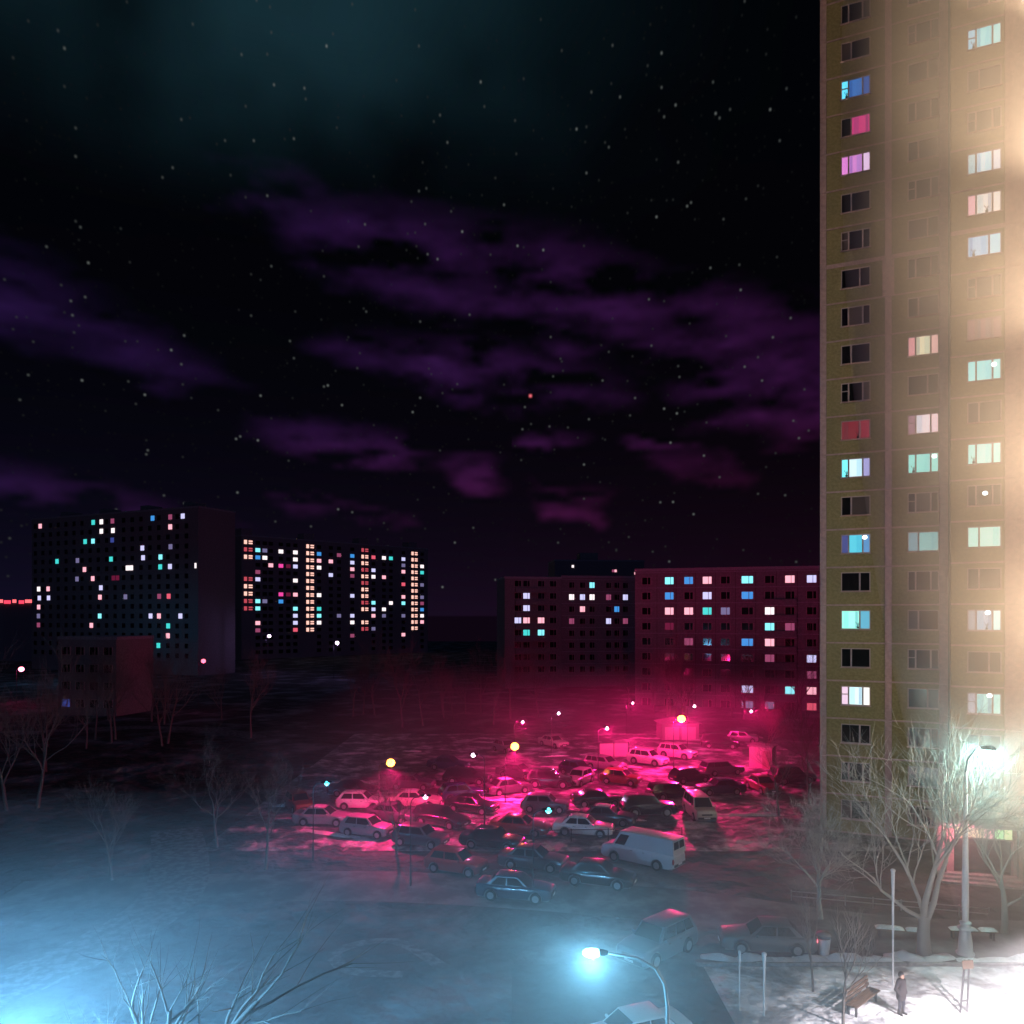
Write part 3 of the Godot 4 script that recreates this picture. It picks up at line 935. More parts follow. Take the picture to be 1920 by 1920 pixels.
func bench(x: float, z: float, turn: float, label: String, snowy: bool, back: bool) -> void:
	var t := thing("bench", Vector3(x, 0.02, z), turn, label, "bench")
	for k in 4:
		bx(t, "seat_plank", Vector3(2.3, 0.05, 0.105), M.wood, Vector3(0, 0.46, -0.18 + k * 0.12))
	if back:
		for k in 3:
			bx(t, "back_plank", Vector3(2.3, 0.11, 0.04), M.wood, Vector3(0, 0.60 + k * 0.15, -0.27 - k * 0.03))
	for s in [-1, 1]:
		var m := MB.new()
		m.box(Vector3(0, 0.21, 0.12), Vector3(0.08, 0.43, 0.08))
		m.box(Vector3(0, 0.21, -0.20), Vector3(0.08, 0.43, 0.08))
		m.box(Vector3(0, 0.40, -0.04), Vector3(0.07, 0.06, 0.40))
		if back:
			m.bar(Vector3(0, 0.42, -0.24), Vector3(0, 1.0, -0.36), 0.06, 0.06)
		part(t, "leg", m.mesh(), M.darksteel, Vector3(s * 0.95, 0, 0))
	if snowy:
		var m := MB.new()
		for q in [[-0.46, 0.68], [0.72, 0.42]]:
			var rows := []
			for i in 13:
				var u := i / 12.0 * 2 - 1
				var row := []
				for j in 7:
					var w := j / 6.0 * 2 - 1
					row.append(Vector3(q[0] + u * q[1], 0.485 + 0.13 * pow(maxf(0, (1 - pow(absf(u), 3)) * (1 - pow(absf(w), 2.5))), 0.5), -w * 0.25))
				rows.append(row)
			m.grid(rows)
		part(t, "snow_cover", m.mesh(), M.snow)

func snow_heap(x: float, z: float, rx: float, rz: float, h: float, turn: float, sd: int) -> void:
	var f := FastNoiseLite.new()
	f.seed = sd
	f.frequency = 0.9
	var rows := []
	for i in 17:
		var row := []
		for j in 17:
			var u := i / 16.0 * 2 - 1
			var w := j / 16.0 * 2 - 1
			var e := maxf(0.0, 1.0 - u * u) * maxf(0.0, 1.0 - w * w)
			row.append(Vector3(u * rx, -0.03 + (h + 0.03) * pow(e, 0.7) * (0.8 + 0.6 * f.get_noise_2d(u * rx, w * rz + sd)), -w * rz))
		rows.append(row)
	var m := MB.new()
	m.grid(rows)
	var o := part(self, numbered("snow_bank"), m.mesh(), M.snow, Vector3(x, 0.0, z), Basis(Vector3.UP, turn))
	tag(o, "heaped snow lying on the car park and verges", "snow", "", "stuff")

func person(x: float, z: float, turn: float) -> void:
	# joints of a figure standing with both hands in the coat pockets; bones as [from, to, radius, radius, tone]
	var bones := [
		[Vector3(0, 1.63, 0.0), Vector3(0, 1.60, 0.02), 0.105, 0.095, 1], [Vector3(0, 1.54, 0.045), Vector3(0, 1.53, 0.05), 0.055, 0.05, 1], [Vector3(0, 1.585, 0.10), Vector3(0, 1.565, 0.122), 0.014, 0.018, 1],
		[Vector3(0, 1.66, -0.01), Vector3(0, 1.685, 0.0), 0.115, 0.10, 0], [Vector3(0, 1.42, -0.01), Vector3(0, 1.52, 0.0), 0.075, 0.065, 2],
		[Vector3(-0.13, 1.38, 0), Vector3(0.13, 1.38, 0), 0.105, 0.105, 2], [Vector3(0, 1.34, 0), Vector3(0, 1.05, 0), 0.175, 0.165, 2], [Vector3(-0.04, 1.05, 0), Vector3(-0.07, 0.72, 0), 0.155, 0.15, 2], [Vector3(0.04, 1.05, 0), Vector3(0.07, 0.72, 0), 0.155, 0.15, 2],
		[Vector3(-0.20, 1.37, 0), Vector3(-0.29, 1.08, -0.05), 0.078, 0.062, 2], [Vector3(-0.29, 1.08, -0.05), Vector3(-0.19, 0.90, 0.10), 0.062, 0.055, 2], [Vector3(0.20, 1.37, 0), Vector3(0.30, 1.08, -0.05), 0.078, 0.062, 2], [Vector3(0.30, 1.08, -0.05), Vector3(0.19, 0.90, 0.10), 0.062, 0.055, 2],
		[Vector3(-0.09, 0.80, 0), Vector3(-0.10, 0.48, 0.02), 0.088, 0.066, 3], [Vector3(-0.10, 0.48, 0.02), Vector3(-0.10, 0.10, -0.02), 0.064, 0.050, 3], [Vector3(0.09, 0.80, 0), Vector3(0.11, 0.48, 0.03), 0.088, 0.066, 3], [Vector3(0.11, 0.48, 0.03), Vector3(0.11, 0.10, 0.0), 0.064, 0.050, 3],
		[Vector3(-0.10, 0.06, -0.04), Vector3(-0.115, 0.045, 0.14), 0.058, 0.046, 4], [Vector3(0.11, 0.06, -0.02), Vector3(0.13, 0.045, 0.16), 0.058, 0.046, 4], [Vector3(-0.10, 0.22, -0.02), Vector3(-0.10, 0.06, -0.02), 0.06, 0.06, 4], [Vector3(0.11, 0.22, 0.0), Vector3(0.11, 0.06, 0.0), 0.06, 0.06, 4],
	]
	var tones := [Color(0.02, 0.02, 0.025), Color(0.45, 0.28, 0.21), Color(0.035, 0.025, 0.03), Color(0.03, 0.03, 0.045), Color(0.015, 0.013, 0.012)]
	var cell := 0.026
	var lo := Vector3(-0.42, -0.02, -0.26)
	var nx := 33
	var ny := 71
	var nz := 21
	var val := PackedFloat32Array()
	val.resize(nx * ny * nz)
	var tn := PackedInt32Array()
	tn.resize(nx * ny * nz)
	for i in nx:
		for j in ny:
			for k in nz:
				var q := lo + Vector3(i, j, k) * cell
				var s := 9.0
				var best := 9.0
				var bt := 0
				for b in bones:
					var ab: Vector3 = b[1] - b[0]
					var h := clampf((q - b[0]).dot(ab) / maxf(ab.length_squared(), 1e-6), 0.0, 1.0)
					var d: float = (q - b[0] - ab * h).length() - lerpf(b[2], b[3], h)
					if d < best:
						best = d
						bt = b[4]
					if d < s + 0.03:
						var m := clampf(0.5 + 0.5 * (s - d) / 0.03, 0.0, 1.0)
						s = lerpf(s, d, m) - 0.03 * m * (1.0 - m)
				var at := (i * ny + j) * nz + k
				val[at] = s
				tn[at] = bt
	var mb := MB.new()
	var slot := {}
	for i in nx - 1:
		for j in ny - 1:
			for k in nz - 1:
				var sum := Vector3.ZERO
				var cnt := 0
				for e in [[0, 0, 0, 1, 0, 0], [0, 1, 0, 1, 1, 0], [0, 0, 1, 1, 0, 1], [0, 1, 1, 1, 1, 1], [0, 0, 0, 0, 1, 0], [1, 0, 0, 1, 1, 0], [0, 0, 1, 0, 1, 1], [1, 0, 1, 1, 1, 1], [0, 0, 0, 0, 0, 1], [1, 0, 0, 1, 0, 1], [0, 1, 0, 0, 1, 1], [1, 1, 0, 1, 1, 1]]:
					var a := val[((i + e[0]) * ny + j + e[1]) * nz + k + e[2]]
					var b := val[((i + e[3]) * ny + j + e[4]) * nz + k + e[5]]
					if (a < 0.0) != (b < 0.0):
						var f := a / (a - b)
						sum += Vector3(i + lerpf(e[0], e[3], f), j + lerpf(e[1], e[4], f), k + lerpf(e[2], e[5], f))
						cnt += 1
				if cnt:
					slot[(i * ny + j) * nz + k] = mb.v.size()
					mb.v.append(lo + sum / cnt * cell)
					mb.n.append(Vector3.ZERO)
					mb.c.append(tones[tn[(i * ny + j) * nz + k]])
	for i in range(1, nx - 1):
		for j in range(1, ny - 1):
			for k in range(1, nz - 1):
				var a := val[(i * ny + j) * nz + k]
				for ax in 3:
					var o := [[1, 0, 0], [0, 1, 0], [0, 0, 1]][ax] as Array
					var b := val[((i + o[0]) * ny + j + o[1]) * nz + k + o[2]]
					if (a < 0.0) == (b < 0.0):
						continue
					var ring := []
					for st in [[0, 0], [1, 0], [1, 1], [0, 1]]:
						var c := [i, j, k]
						c[(ax + 1) % 3] -= st[0]
						c[(ax + 2) % 3] -= st[1]
						ring.append(slot.get((c[0] * ny + c[1]) * nz + c[2], -1))
					if ring.has(-1):
						continue
					if a < 0.0:
						ring.reverse()
					mb.ix.append_array(PackedInt32Array([ring[0], ring[1], ring[2], ring[0], ring[2], ring[3]]))
					var nn := -(mb.v[ring[1]] - mb.v[ring[0]]).cross(mb.v[ring[2]] - mb.v[ring[0]])
					for r in ring:
						mb.n[r] += nn
	for q in mb.n.size():
		mb.n[q] = mb.n[q].normalized()
	var m := StandardMaterial3D.new()
	m.vertex_color_use_as_albedo = true
	m.roughness = 0.85
	var t := thing("person", Vector3(x, 0.012, z), turn, "person in a dark winter coat and cap, hands in pockets, on the snowy square", "person")
	part(t, "body", mb.mesh(), m)

func square_furniture() -> void:
	# the tall lamp column with its stepped base
	var t := thing("lamp_column", Vector3(22.1, 0.0, -39.0), deg_to_rad(8.0), "tall pale lamp column with flared base and lit lantern among the branches", "street lamp")
	var m := MB.new()
	m.lathe(Vector3.ZERO, [[0.0, 0.0], [0.42, 0.0], [0.42, 0.10], [0.34, 0.16], [0.30, 0.75], [0.24, 1.15], [0.24, 1.20], [0.34, 1.24], [0.34, 1.34], [0.22, 1.40], [0.22, 1.48], [0.27, 1.52], [0.27, 1.58], [0.17, 1.64], [0.0, 1.64]], 20)
	part(t, "base", m.mesh(), M.whitepaint)
	m = MB.new()
	m.tube([Vector3(0, 1.6, 0), Vector3(0, 2.6, 0), Vector3(0, 8.9, 0)], [0.135, 0.165, 0.075], 16)
	part(t, "column", m.mesh(), M.whitepaint)
	m = MB.new()
	m.tube([Vector3(0, 8.8, 0), Vector3(0.12, 9.5, 0.02), Vector3(0.5, 9.95, 0.05), Vector3(0.95, 10.0, 0.08)], [0.06, 0.05, 0.045, 0.04], 10)
	part(t, "arm", m.mesh(), M.steel)
	m = MB.new()
	m.grid([[Vector3(0.70, 10.0, 0.24), Vector3(0.70, 10.12, 0.08), Vector3(0.70, 10.0, -0.08)], [Vector3(0.95, 9.98, 0.34), Vector3(0.95, 10.17, 0.08), Vector3(0.95, 9.98, -0.18)], [Vector3(1.35, 9.98, 0.34), Vector3(1.35, 10.17, 0.08), Vector3(1.35, 9.98, -0.18)], [Vector3(1.52, 10.0, 0.20), Vector3(1.52, 10.10, 0.08), Vector3(1.52, 10.0, -0.04)]])
	var h := part(t, "lamp_head", m.mesh(), M.darksteel)
	part(h, "bulb", M.k_bulb, glow(7.0, 12.0, 11.0), Vector3(1.13, 9.90, 0.08))
	omni(t, Vector3(1.13, 9.66, 0.08), Color(0.70, 0.98, 0.97), G_PLAZA, 0.15)
	# slim white posts
	for q in [[17.0, -35.7, 5.2, "tall slim white post beside the standing person"], [10.4, -33.0, 2.6, "short white tapered post at the edge of the snowy square"], [9.5, -33.4, 2.5, "thin white post beside the short tapered post"]]:
		t = thing("slim_post", Vector3(q[0], 0.01, q[1]), 0.0, q[3], "post")
		m = MB.new()
		var r: float = 0.055 if q[0] != 9.5 else 0.035
		m.tube([Vector3.ZERO, Vector3(0, q[2] * 0.4, 0), Vector3(0, q[2] * 0.75, 0), Vector3(0, q[2] - 0.12, 0)], [r * 0.7, r * 0.75, r, r * 1.5], 12)
		part(t, "shaft", m.mesh(), M.whitepaint)
		m = MB.new()
		m.lathe(Vector3(0, q[2] - 0.12, 0), [[r * 1.5, 0.0], [r * 1.9, 0.02], [r * 1.9, 0.09], [r * 1.0, 0.13], [0.0, 0.14]], 12)
		part(t, "cap", m.mesh(), M.whitepaint)
	person(16.1, -33.1, 0.5)
	bench(14.75, -33.6, 0.75, "dark park bench beside the thin trunk on the snowy square", false, true)
	bench(23.5, -40.8, -0.12, "snow covered bench behind the tall lamp column", true, false)
	bench(19.8, -40.9, -0.25, "snow covered bench next to the forked tree trunk", true, false)
	# a leaning two-legged stand
	t = thing("sign_stand", Vector3(18.9, 0.01, -33.4), 0.15, "dark two legged stand leaning on the snowy square", "stand")
	for s in [-1, 1]:
		m = MB.new()
		m.bar(Vector3(s * 0.16 - 0.12, 0, 0.10), Vector3(s * 0.10 + 0.25, 2.05, -0.18), 0.07, 0.07)
		part(t, "leg", m.mesh(), M.darksteel)
	for y in [0.45, 1.25]:
		bx(t, "crossbar", Vector3(0.26, 0.06, 0.05), M.darksteel, Vector3(-0.12 + 0.37 * y / 2.05, y, 0.10 - 0.28 * y / 2.05))
	bx(t, "board", Vector3(0.50, 0.34, 0.03), M.wood, Vector3(0.22, 1.88, -0.10), Basis(Vector3.RIGHT, -0.13))
	# litter bin and box near the kerb
	t = thing("litter_bin", Vector3(15.2, 0.01, -39.0), 0.2, "pale litter bin standing at the kerb of the square", "bin")
	m = MB.new()
	m.lathe(Vector3.ZERO, [[0.0, 0.0], [0.24, 0.0], [0.32, 0.75], [0.34, 0.80], [0.29, 0.80], [0.22, 0.10], [0.0, 0.10]], 16)
	part(t, "bucket", m.mesh(), M.whitepaint)
	m = MB.new()
	m.lathe(Vector3(0, 0.95, 0), [[0.36, 0.0], [0.30, 0.10], [0.0, 0.16]], 16)
	for s in [-1, 1]:
		m.box(Vector3(s * 0.31, 0.86, 0), Vector3(0.03, 0.22, 0.05))
	part(t, "lid", m.mesh(), M.steel)
	# entrance porch with its lit panels
	t = thing("entrance_porch", Vector3(28.9, 0, -50.2), deg_to_rad(-16.0), "entrance porch with pink wall and a lit cream, pink and green sign band", "porch")
	bx(t, "wall", Vector3(0.95, 2.9, 0.25), mat(0.62, 0.34, 0.37, 0.7), Vector3(-1.55, 1.45 + 0.32, 0.0))
	bx(t, "wall", Vector3(0.5, 3.2, 4.5), mat(0.30, 0.20, 0.18, 0.8), Vector3(2.5, 1.6, -2.2))
	bx(t, "doorway", Vector3(3.2, 2.25, 0.10), M.darkglass, Vector3(0.6, 1.43, -0.35))
	bx(t, "canopy", Vector3(5.4, 0.20, 3.4), M.kerb, Vector3(0.4, 3.42, -1.2))
	for q in [[-0.82, 0.42, 1.25, 1.15, 0.72], [0.16, 0.95, 1.2, 0.95, 0.66], [0.92, 0.50, 1.2, 0.55, 0.62], [1.46, 0.46, 0.62, 1.2, 0.58], [1.97, 0.40, 1.0, 1.2, 0.62]]:
		bx(t, "sign_panel", Vector3(q[1], 0.58, 0.12), glow(q[2], q[3], q[4]), Vector3(q[0], 2.92, 0.04))
	m = MB.new()
	m.box(Vector3(-0.45, 2.92, 0.0), Vector3(0.22, 0.72, 0.16))
	m.box(Vector3(0.6, 2.58, 0.0), Vector3(3.4, 0.08, 0.2))
	part(t, "sign_frame", m.mesh(), M.wood)
	for k in 3:
		bx(t, "step", Vector3(4.6, 0.14, 0.5), M.kerb, Vector3(0.3, 0.08 + 0.14 * (2 - k) - 0.01, 0.35 + 0.42 * k))
	m = MB.new()
	m.ball(Vector3.ZERO, Vector3(0.14, 0.14, 0.14), 12)
	part(t, "porch_lamp", m.mesh(), glow(9.0, 4.6, 5.2), Vector3(-0.6, 3.15, 0.75))  # the lamp itself is unseen; placed to light the porch front
	omni(t, Vector3(-0.6, 3.15, 0.75), Color(1.0, 0.55, 0.62), G_PORCH, 0.13)
	for s in [-1, 1]:
		m = MB.new()
		m.tube([Vector3(s * 2.0 + 0.4, 0, 0.35), Vector3(s * 2.0 + 0.4, 3.32, 0.35)], [0.06, 0.06], 10)
		part(t, "column", m.mesh(), M.darksteel)
	rail_fence("low_fence", Vector3(16.2, 0, -46.4), Vector3(26.0, 0, -43.6), 0.62, 1.4, M.steel, "low metal fence running behind the forked tree to the porch")
	# car park furniture
	t = thing("guard_booth", Vector3(26.9, 0, -87.8), deg_to_rad(-30.0), "small guard booth with one bright window at the car park edge", "booth")
	bx(t, "wall", Vector3(2.4, 2.3, 2.0), mat(0.62, 0.52, 0.54, 0.7), Vector3(0.6, 1.15, 0))
	bx(t, "roof", Vector3(2.8, 0.14, 2.4), M.kerb, Vector3(0.6, 2.38, 0))
	bx(t, "lit_window", Vector3(0.06, 1.0, 1.1), glow(1.6, 1.35, 0.75), Vector3(-0.62, 1.35, 0.2))
	bx(t, "door", Vector3(0.8, 1.9, 0.06), mat(0.45, 0.25, 0.27, 0.6), Vector3(1.2, 0.97, 1.02))
	t = thing("panel_fence", Vector3(10.2, 0, -93.4), 0.10, "pale two panel fence behind the white off-road cars", "fence")
	for k in 2:
		bx(t, "panel", Vector3(1.62, 1.5, 0.06), mat(0.66, 0.62, 0.62, 0.6), Vector3(0.85 + 1.72 * k, 0.85, 0))
	for k in 3:
		bx(t, "post", Vector3(0.09, 1.75, 0.09), M.darksteel, Vector3(1.72 * k, 0.875, 0))
	t = thing("garage_shed", Vector3(20.4, 0, -106.2), 0.06, "low garage shed with pale doors and a shallow roof at the lamp", "shed")
	bx(t, "wall", Vector3(5.0, 2.2, 3.0), mat(0.30, 0.25, 0.25, 0.8), Vector3(2.0, 1.1, -1.5))
	for k in 2:
		bx(t, "door", Vector3(1.9, 1.7, 0.06), mat(0.62, 0.58, 0.58, 0.6), Vector3(0.85 + 2.25 * k, 0.9, 0.03))
	for s in [-1, 1]:
		bx(t, "roof_sheet", Vector3(2.9, 0.08, 3.6), M.kerb, Vector3(2.0 + s * 1.38, 2.45, -1.5), Basis(Vector3.BACK, -s * 0.16))
	rail_fence("kerb_fence", Vector3(1.6, 0, -58.3), Vector3(12.5, 0, -58.9), 0.95, 2.2, M.darksteel, "dark rail fence along the near edge of the car park")

# ---------------------------------------------------------------- what the light is worth
const G_ADDED_LAMP := 2.2  # strength of the added lamps beside the tower
const G_ADDED_FLOOD := 1000.0  # strength of the added floods beside the tower
const G_PLAZA := 48.0
const G_PORCH := 11.0
const G_STREET := 50.0

func sheet(x0: float, x1: float, z0: float, z1: float, y: float, bump: float, step: float, sd: int) -> ArrayMesh:
	var f := FastNoiseLite.new()
	f.seed = sd
	f.frequency = 0.35
	f.fractal_octaves = 3
	var rows := []
	var nz := int((z1 - z0) / step)
	var nx := int((x1 - x0) / step)
	for i in nz + 1:
		var row := []
		for j in nx + 1:
			var x := lerpf(x0, x1, float(j) / nx)
			var z := lerpf(z1, z0, float(i) / nz)
			row.append(Vector3(x, y + bump * (0.5 + 0.5 * f.get_noise_2d(x, z)), z))
		rows.append(row)
	var m := MB.new()
	m.grid(rows)
	return m.mesh()

func ribbon(pts: Array, w: float, y: float) -> ArrayMesh:
	var c := Curve3D.new()
	for i in pts.size():
		var tang: Vector3 = (pts[mini(i + 1, pts.size() - 1)] - pts[maxi(i - 1, 0)]) * 0.17
		c.add_point(pts[i], -tang, tang)
	var rows := []
	var nn := maxi(8, int(c.get_baked_length() / 0.8))
	var a := []
	var b := []
	for i in nn + 1:
		var o := c.get_baked_length() * i / nn
		var p := c.sample_baked(o, true)
		var d := (c.sample_baked(minf(o + 0.2, c.get_baked_length()), true) - c.sample_baked(maxf(o - 0.2, 0.0), true)).normalized()
		var s := Vector3(-d.z, 0, d.x) * w / 2
		a.append(Vector3(p.x, y, p.z) + s)
		b.append(Vector3(p.x, y, p.z) - s)
	rows = [a, b]
	var m := MB.new()
	m.grid(rows)
	if m.n[0].y < 0:
		m = MB.new()
		m.grid([b, a])
	return m.mesh()

# ---------------------------------------------------------------- the scene
func _ready() -> void:
	var cam := Camera3D.new()
	cam.name = "camera"
	cam.projection = Camera3D.PROJECTION_FRUSTUM
	cam.near = 0.1
	cam.far = 2500.0
	cam.size = 0.128
	cam.frustum_offset = Vector2(0, 0.013)
	cam.position = Vector3(0, 16.5, 0)
	add_child(cam)
	cam.current = true
	var env := Environment.new()
	env.background_mode = Environment.BG_SKY
	env.sky = make_sky()
	env.tonemap_mode = Environment.TONE_MAPPER_LINEAR
	env.tonemap_exposure = 1.0
	env.sdfgi_enabled = true
	env.ssao_enabled = true
	env.ssil_enabled = true
	env.volumetric_fog_enabled = true
	env.volumetric_fog_density = 0.0
	var we := WorldEnvironment.new()
	we.name = "environment"
	we.environment = env
	add_child(we)
	var moon := DirectionalLight3D.new()  # moon out of view; a faint light on the dark walls
	moon.name = "moonlight"
	moon.light_energy = 0.02
	moon.light_color = Color(0.50, 0.52, 1.0)
	moon.light_angular_distance = 8.0
	moon.shadow_enabled = true
	moon.rotation_degrees = Vector3(-48, 25, 0)
	add_child(moon)
	make_materials()
	lamp_kit()

	# ground
	structure("ground", sheet(-420, 420, -520, 12, 0.0, 0.0, 20.0, 1), M.ground)
	structure("parking_lot", sheet(-22, 34, -112, -56, 0.006, 0.05, 0.8, 2), M.lot)
	structure("square", sheet(9.0, 34.0, -37.6, -22.0, 0.006, 0.035, 0.5, 3), M.plaza)
	structure("road", ribbon([Vector3(-30, 0, -47), Vector3(-10, 0, -49), Vector3(8, 0, -46), Vector3(22, 0, -41.0), Vector3(40, 0, -41)], 5.4, 0.012), M.road)
	structure("path", ribbon([Vector3(-3.2, 0, -37.5), Vector3(-6.0, 0, -40.6), Vector3(-8.6, 0, -39.4), Vector3(-7.6, 0, -37.2), Vector3(-5.0, 0, -36.8)], 0.7, 0.020), M.path)
	structure("path", ribbon([Vector3(-70, 0, -112), Vector3(-58, 0, -118), Vector3(-44, 0, -116), Vector3(-34, 0, -108)], 3.2, 0.02), M.path)
	structure("path", ribbon([Vector3(-34, 0, -22), Vector3(-24, 0, -33), Vector3(-20, 0, -46), Vector3(-26, 0, -62)], 3.6, 0.016), M.path)
	var kerb := MB.new()
	for k in 18:
		kerb.box(Vector3(9.4 + k * 1.42, 0.06, -37.75), Vector3(1.39, 0.16, 0.16))
	structure("kerb", kerb.mesh(), M.kerb)

	tower()
	far_buildings()
	square_furniture()

	# lamps
	var yellow := glow(22.0, 6.5, 0.7)
	var white := glow(7.0, 5.2, 7.0)
	var rose := glow(6.0, 3.0, 4.4)
	var cyan := glow(0.5, 4.5, 5.0)
	var lamps := [
		[18.0, 5.55, -85.0, PINK, 250.0, yellow, "bright yellow lamp over the white off-road cars", "", 2.5, 0.2],
		[0.24, 4.9, -71.0, PINK, 230.0, yellow, "bright yellow lamp in the middle of the car park", "", 2.2, 0.4, 80.0],
		[-9.4, 5.1, -62.0, PINK, 150.0, yellow, "bright yellow lamp at the dim end of the car park", "", 2.0, 0.2, 80.0],
		[-3.0, 5.7, -62.0, WHITE_PINK, 5.0, white, "small white lamp near the middle yellow lamp", "", 1.1, 2.9],
		[1.15, 5.1, -86.0, PINK, 40.0, rose, "small pink lamp behind the middle yellow lamp", "", 1.1, 0.1],
		[5.6, 4.8, -96.0, WHITE_PINK, 10.0, white, "small white lamp over the cream saloon in the far row", "", 1.2, 0.1],
		[9.5, 5.25, -80.0, PINK, 75.0, rose, "small pink lamp above the pale panel fence", "", 1.2, 0.1],
		[16.9, 4.3, -112.0, PINK, 60.0, rose, "small pink lamp behind the garage shed", "", 1.2, 0.1],
		[22.8, 5.2, -100.0, WHITE_PINK, 12.0, white, "small white lamp at the garage shed", "", 1.2, 0.1],
		[28.7, 5.05, -96.0, PINK, 60.0, rose, "pink lamp lighting a bare branch beside the guard booth", "", 1.2, 3.1],
		[-5.3, 5.4, -49.0, PINK, 7.0, rose, "small pink lamp on the verge before the car park", "", 1.0, 0.1],
		[-12.5, 5.2, -54.0, CYAN, 5.0, cyan, "cyan lamp at the dark end of the car park", "", 1.0, 0.1],
		[2.1, 5.3, -46.0, CYAN, 5.0, cyan, "cyan lamp by the rail fence", "", 1.1, 0.1],
		[-92.0, 6.5, -150.0, PINK, 14.0, glow(8.0, 1.6, 2.6), "far pink lamp beside the low school", "", 3.0, 0.0],
		[-107.0, 9.4, -200.0, CYAN, 40.0, cyan, "far cyan lamp below the dark long block", "", 3.0, 0.0],
		[-54.0, 8.6, -140.0, PINK, 3.0, glow(4.0, 0.5, 0.8), "far red lamp between the trees", "", 2.4, 0.0],
		[-69.8, 10.7, -230.0, Color(0.75, 0.6, 1.0), 12.0, white, "far white lamp at the foot of the stairwell block", "far white lamps below the stairwell block", 3.0, 0.0],
		[-45.9, 9.4, -210.0, Color(0.75, 0.6, 1.0), 12.0, white, "far white lamp at the foot of the stairwell block", "far white lamps below the stairwell block", 3.0, 0.0],
		[-13.5, 5.6, -19.0, Color(0.46, 0.78, 1.0), 360.0, glow(3.0, 11.0, 12.0), "unseen cyan street lamp lighting the near bare tree", "", 1.0, 0.3],  # out of view; placed to light the near tree and the lower corner
		[19.2, 7.0, -26.0, Color(1.0, 0.95, 0.98), 760.0, glow(9.0, 11.0, 12.0), "unseen white street lamp lighting the snowy square from the side", "", 1.0, 2.6, 64.0],  # out of view; placed to whiten the snow of the square
	]
	for q in lamps:
		street_lamp(q[0] - 0.9 * cos(q[9]), q[2] + 0.9 * sin(q[9]), q[9], q[1], q[3], q[4], q[5], q[6], q[7], q[8], q[10] if q.size() > 10 else 0.0)
	# the near street lamp on its long curved arm
	var t := thing("curved_lamp", Vector3(4.35, 0, -22.4), 0.0, "near street lamp on a long curved arm with a bright cyan head", "street lamp")
	var m := MB.new()
	m.tube([Vector3(0, 0, 0), Vector3(0, 1.1, 0), Vector3(0, 1.12, 0), Vector3(0, 5.6, 0), Vector3(-0.08, 6.2, 0), Vector3(-0.35, 6.65, 0), Vector3(-0.85, 6.93, 0), Vector3(-1.75, 7.08, 0)], [0.10, 0.10, 0.065, 0.05, 0.045, 0.04, 0.035, 0.03], 12)
	part(t, "pole", m.mesh(), M.steel)
	m = MB.new()
	m.grid([[Vector3(-1.66, 7.05, 0.06), Vector3(-1.66, 7.13, 0), Vector3(-1.66, 7.05, -0.06)], [Vector3(-1.80, 7.04, 0.15), Vector3(-1.80, 7.17, 0), Vector3(-1.80, 7.04, -0.15)], [Vector3(-1.92, 7.06, 0.15), Vector3(-1.92, 7.18, 0), Vector3(-1.92, 7.06, -0.15)]])
	var head := part(t, "lamp_head", m.mesh(), M.darksteel)
	m = MB.new()
	m.ball(Vector3(-2.12, 7.07, 0), Vector3(0.27, 0.12, 0.17), 16)  # swollen past its housing, the size standing for bloom
	part(head, "bulb", m.mesh(), glow(3.0, 11.0, 13.0))
	omni(t, Vector3(-2.12, 6.82, 0), Color(0.50, 0.84, 1.0), G_STREET, 0.08)

	# cars
	var ink := mat(0.012, 0.013, 0.016, 0.25)
	var navy := mat(0.02, 0.035, 0.075, 0.25)
	var pearl := mat(0.70, 0.69, 0.68, 0.28)
	var silver := mat(0.36, 0.37, 0.39, 0.3, 0.4)
	var wine := mat(0.22, 0.018, 0.025, 0.28)
	var slate := mat(0.09, 0.095, 0.105, 0.3, 0.3)
	var cream := mat(0.55, 0.50, 0.44, 0.35)
	for c in [ink, navy, pearl, silver, wine, slate, cream]:
		c.clearcoat_enabled = true
		c.clearcoat = 0.6
		c.clearcoat_roughness = 0.08
	car("suv", 15.1, -89.0, 40, pearl, "white off-road car parked with its nose past the yellow lamp")
	car("suv", 19.2, -93.0, 40, pearl, "white off-road car parked behind another white one by the garage shed")
	car("minivan", 26.0, -100.0, 12, ink, "black minivan parked near the guard booth")
	car("estate", 21.8, -83.3, -18, slate, "grey estate car parked alone beside the lit snow")
	car("estate", 14.5, -72.4, -14, ink, "black estate car beside the dark saloon")
	car("sedan", 19.3, -74.2, 172, navy, "dark blue saloon parked tail to the red saloon")
	car("sedan", 23.6, -75.4, 80, wine, "red saloon facing out of the car park beside the dark blue one")
	car("minivan", 15.4, -65.8, 88, cream, "cream minivan facing out with a broad dark windscreen")
	car("suv", 11.3, -66.4, -4, ink, "black off-road car beside the cream minivan")
	car("sedan", 7.6, -63.6, 18, slate, "grey saloon between the black off-road car and a snow roofed saloon", "", true)
	car("hatchback", 6.6, -78.6, 120, silver, "silver hatchback turned across the row under the pink lamp")
	car("hatchback", 10.7, -78.6, 28, wine, "red hatchback next to the silver hatchback")
	car("estate", 10.0, -86.0, 40, silver, "silver estate car in front of the pale panel fence")
	car("sedan", 5.4, -60.4, 14, pearl, "white snow roofed saloon at the rail fence", "", true)
	car("sedan", 0.6, -60.6, 16, wine, "red saloon at the rail fence")
	car("suv", 3.6, -77.3, 8, ink, "black off-road car behind the middle yellow lamp")
	car("sedan", -0.4, -74.4, -28, slate, "grey saloon behind the middle yellow lamp", "", true)
	car("hatchback", -4.6, -72.0, -20, navy, "dark blue hatchback beyond the middle yellow lamp")
	car("sedan", -15.0, -63.4, 6, silver, "silver snow roofed saloon at the dim end of the car park", "", true)
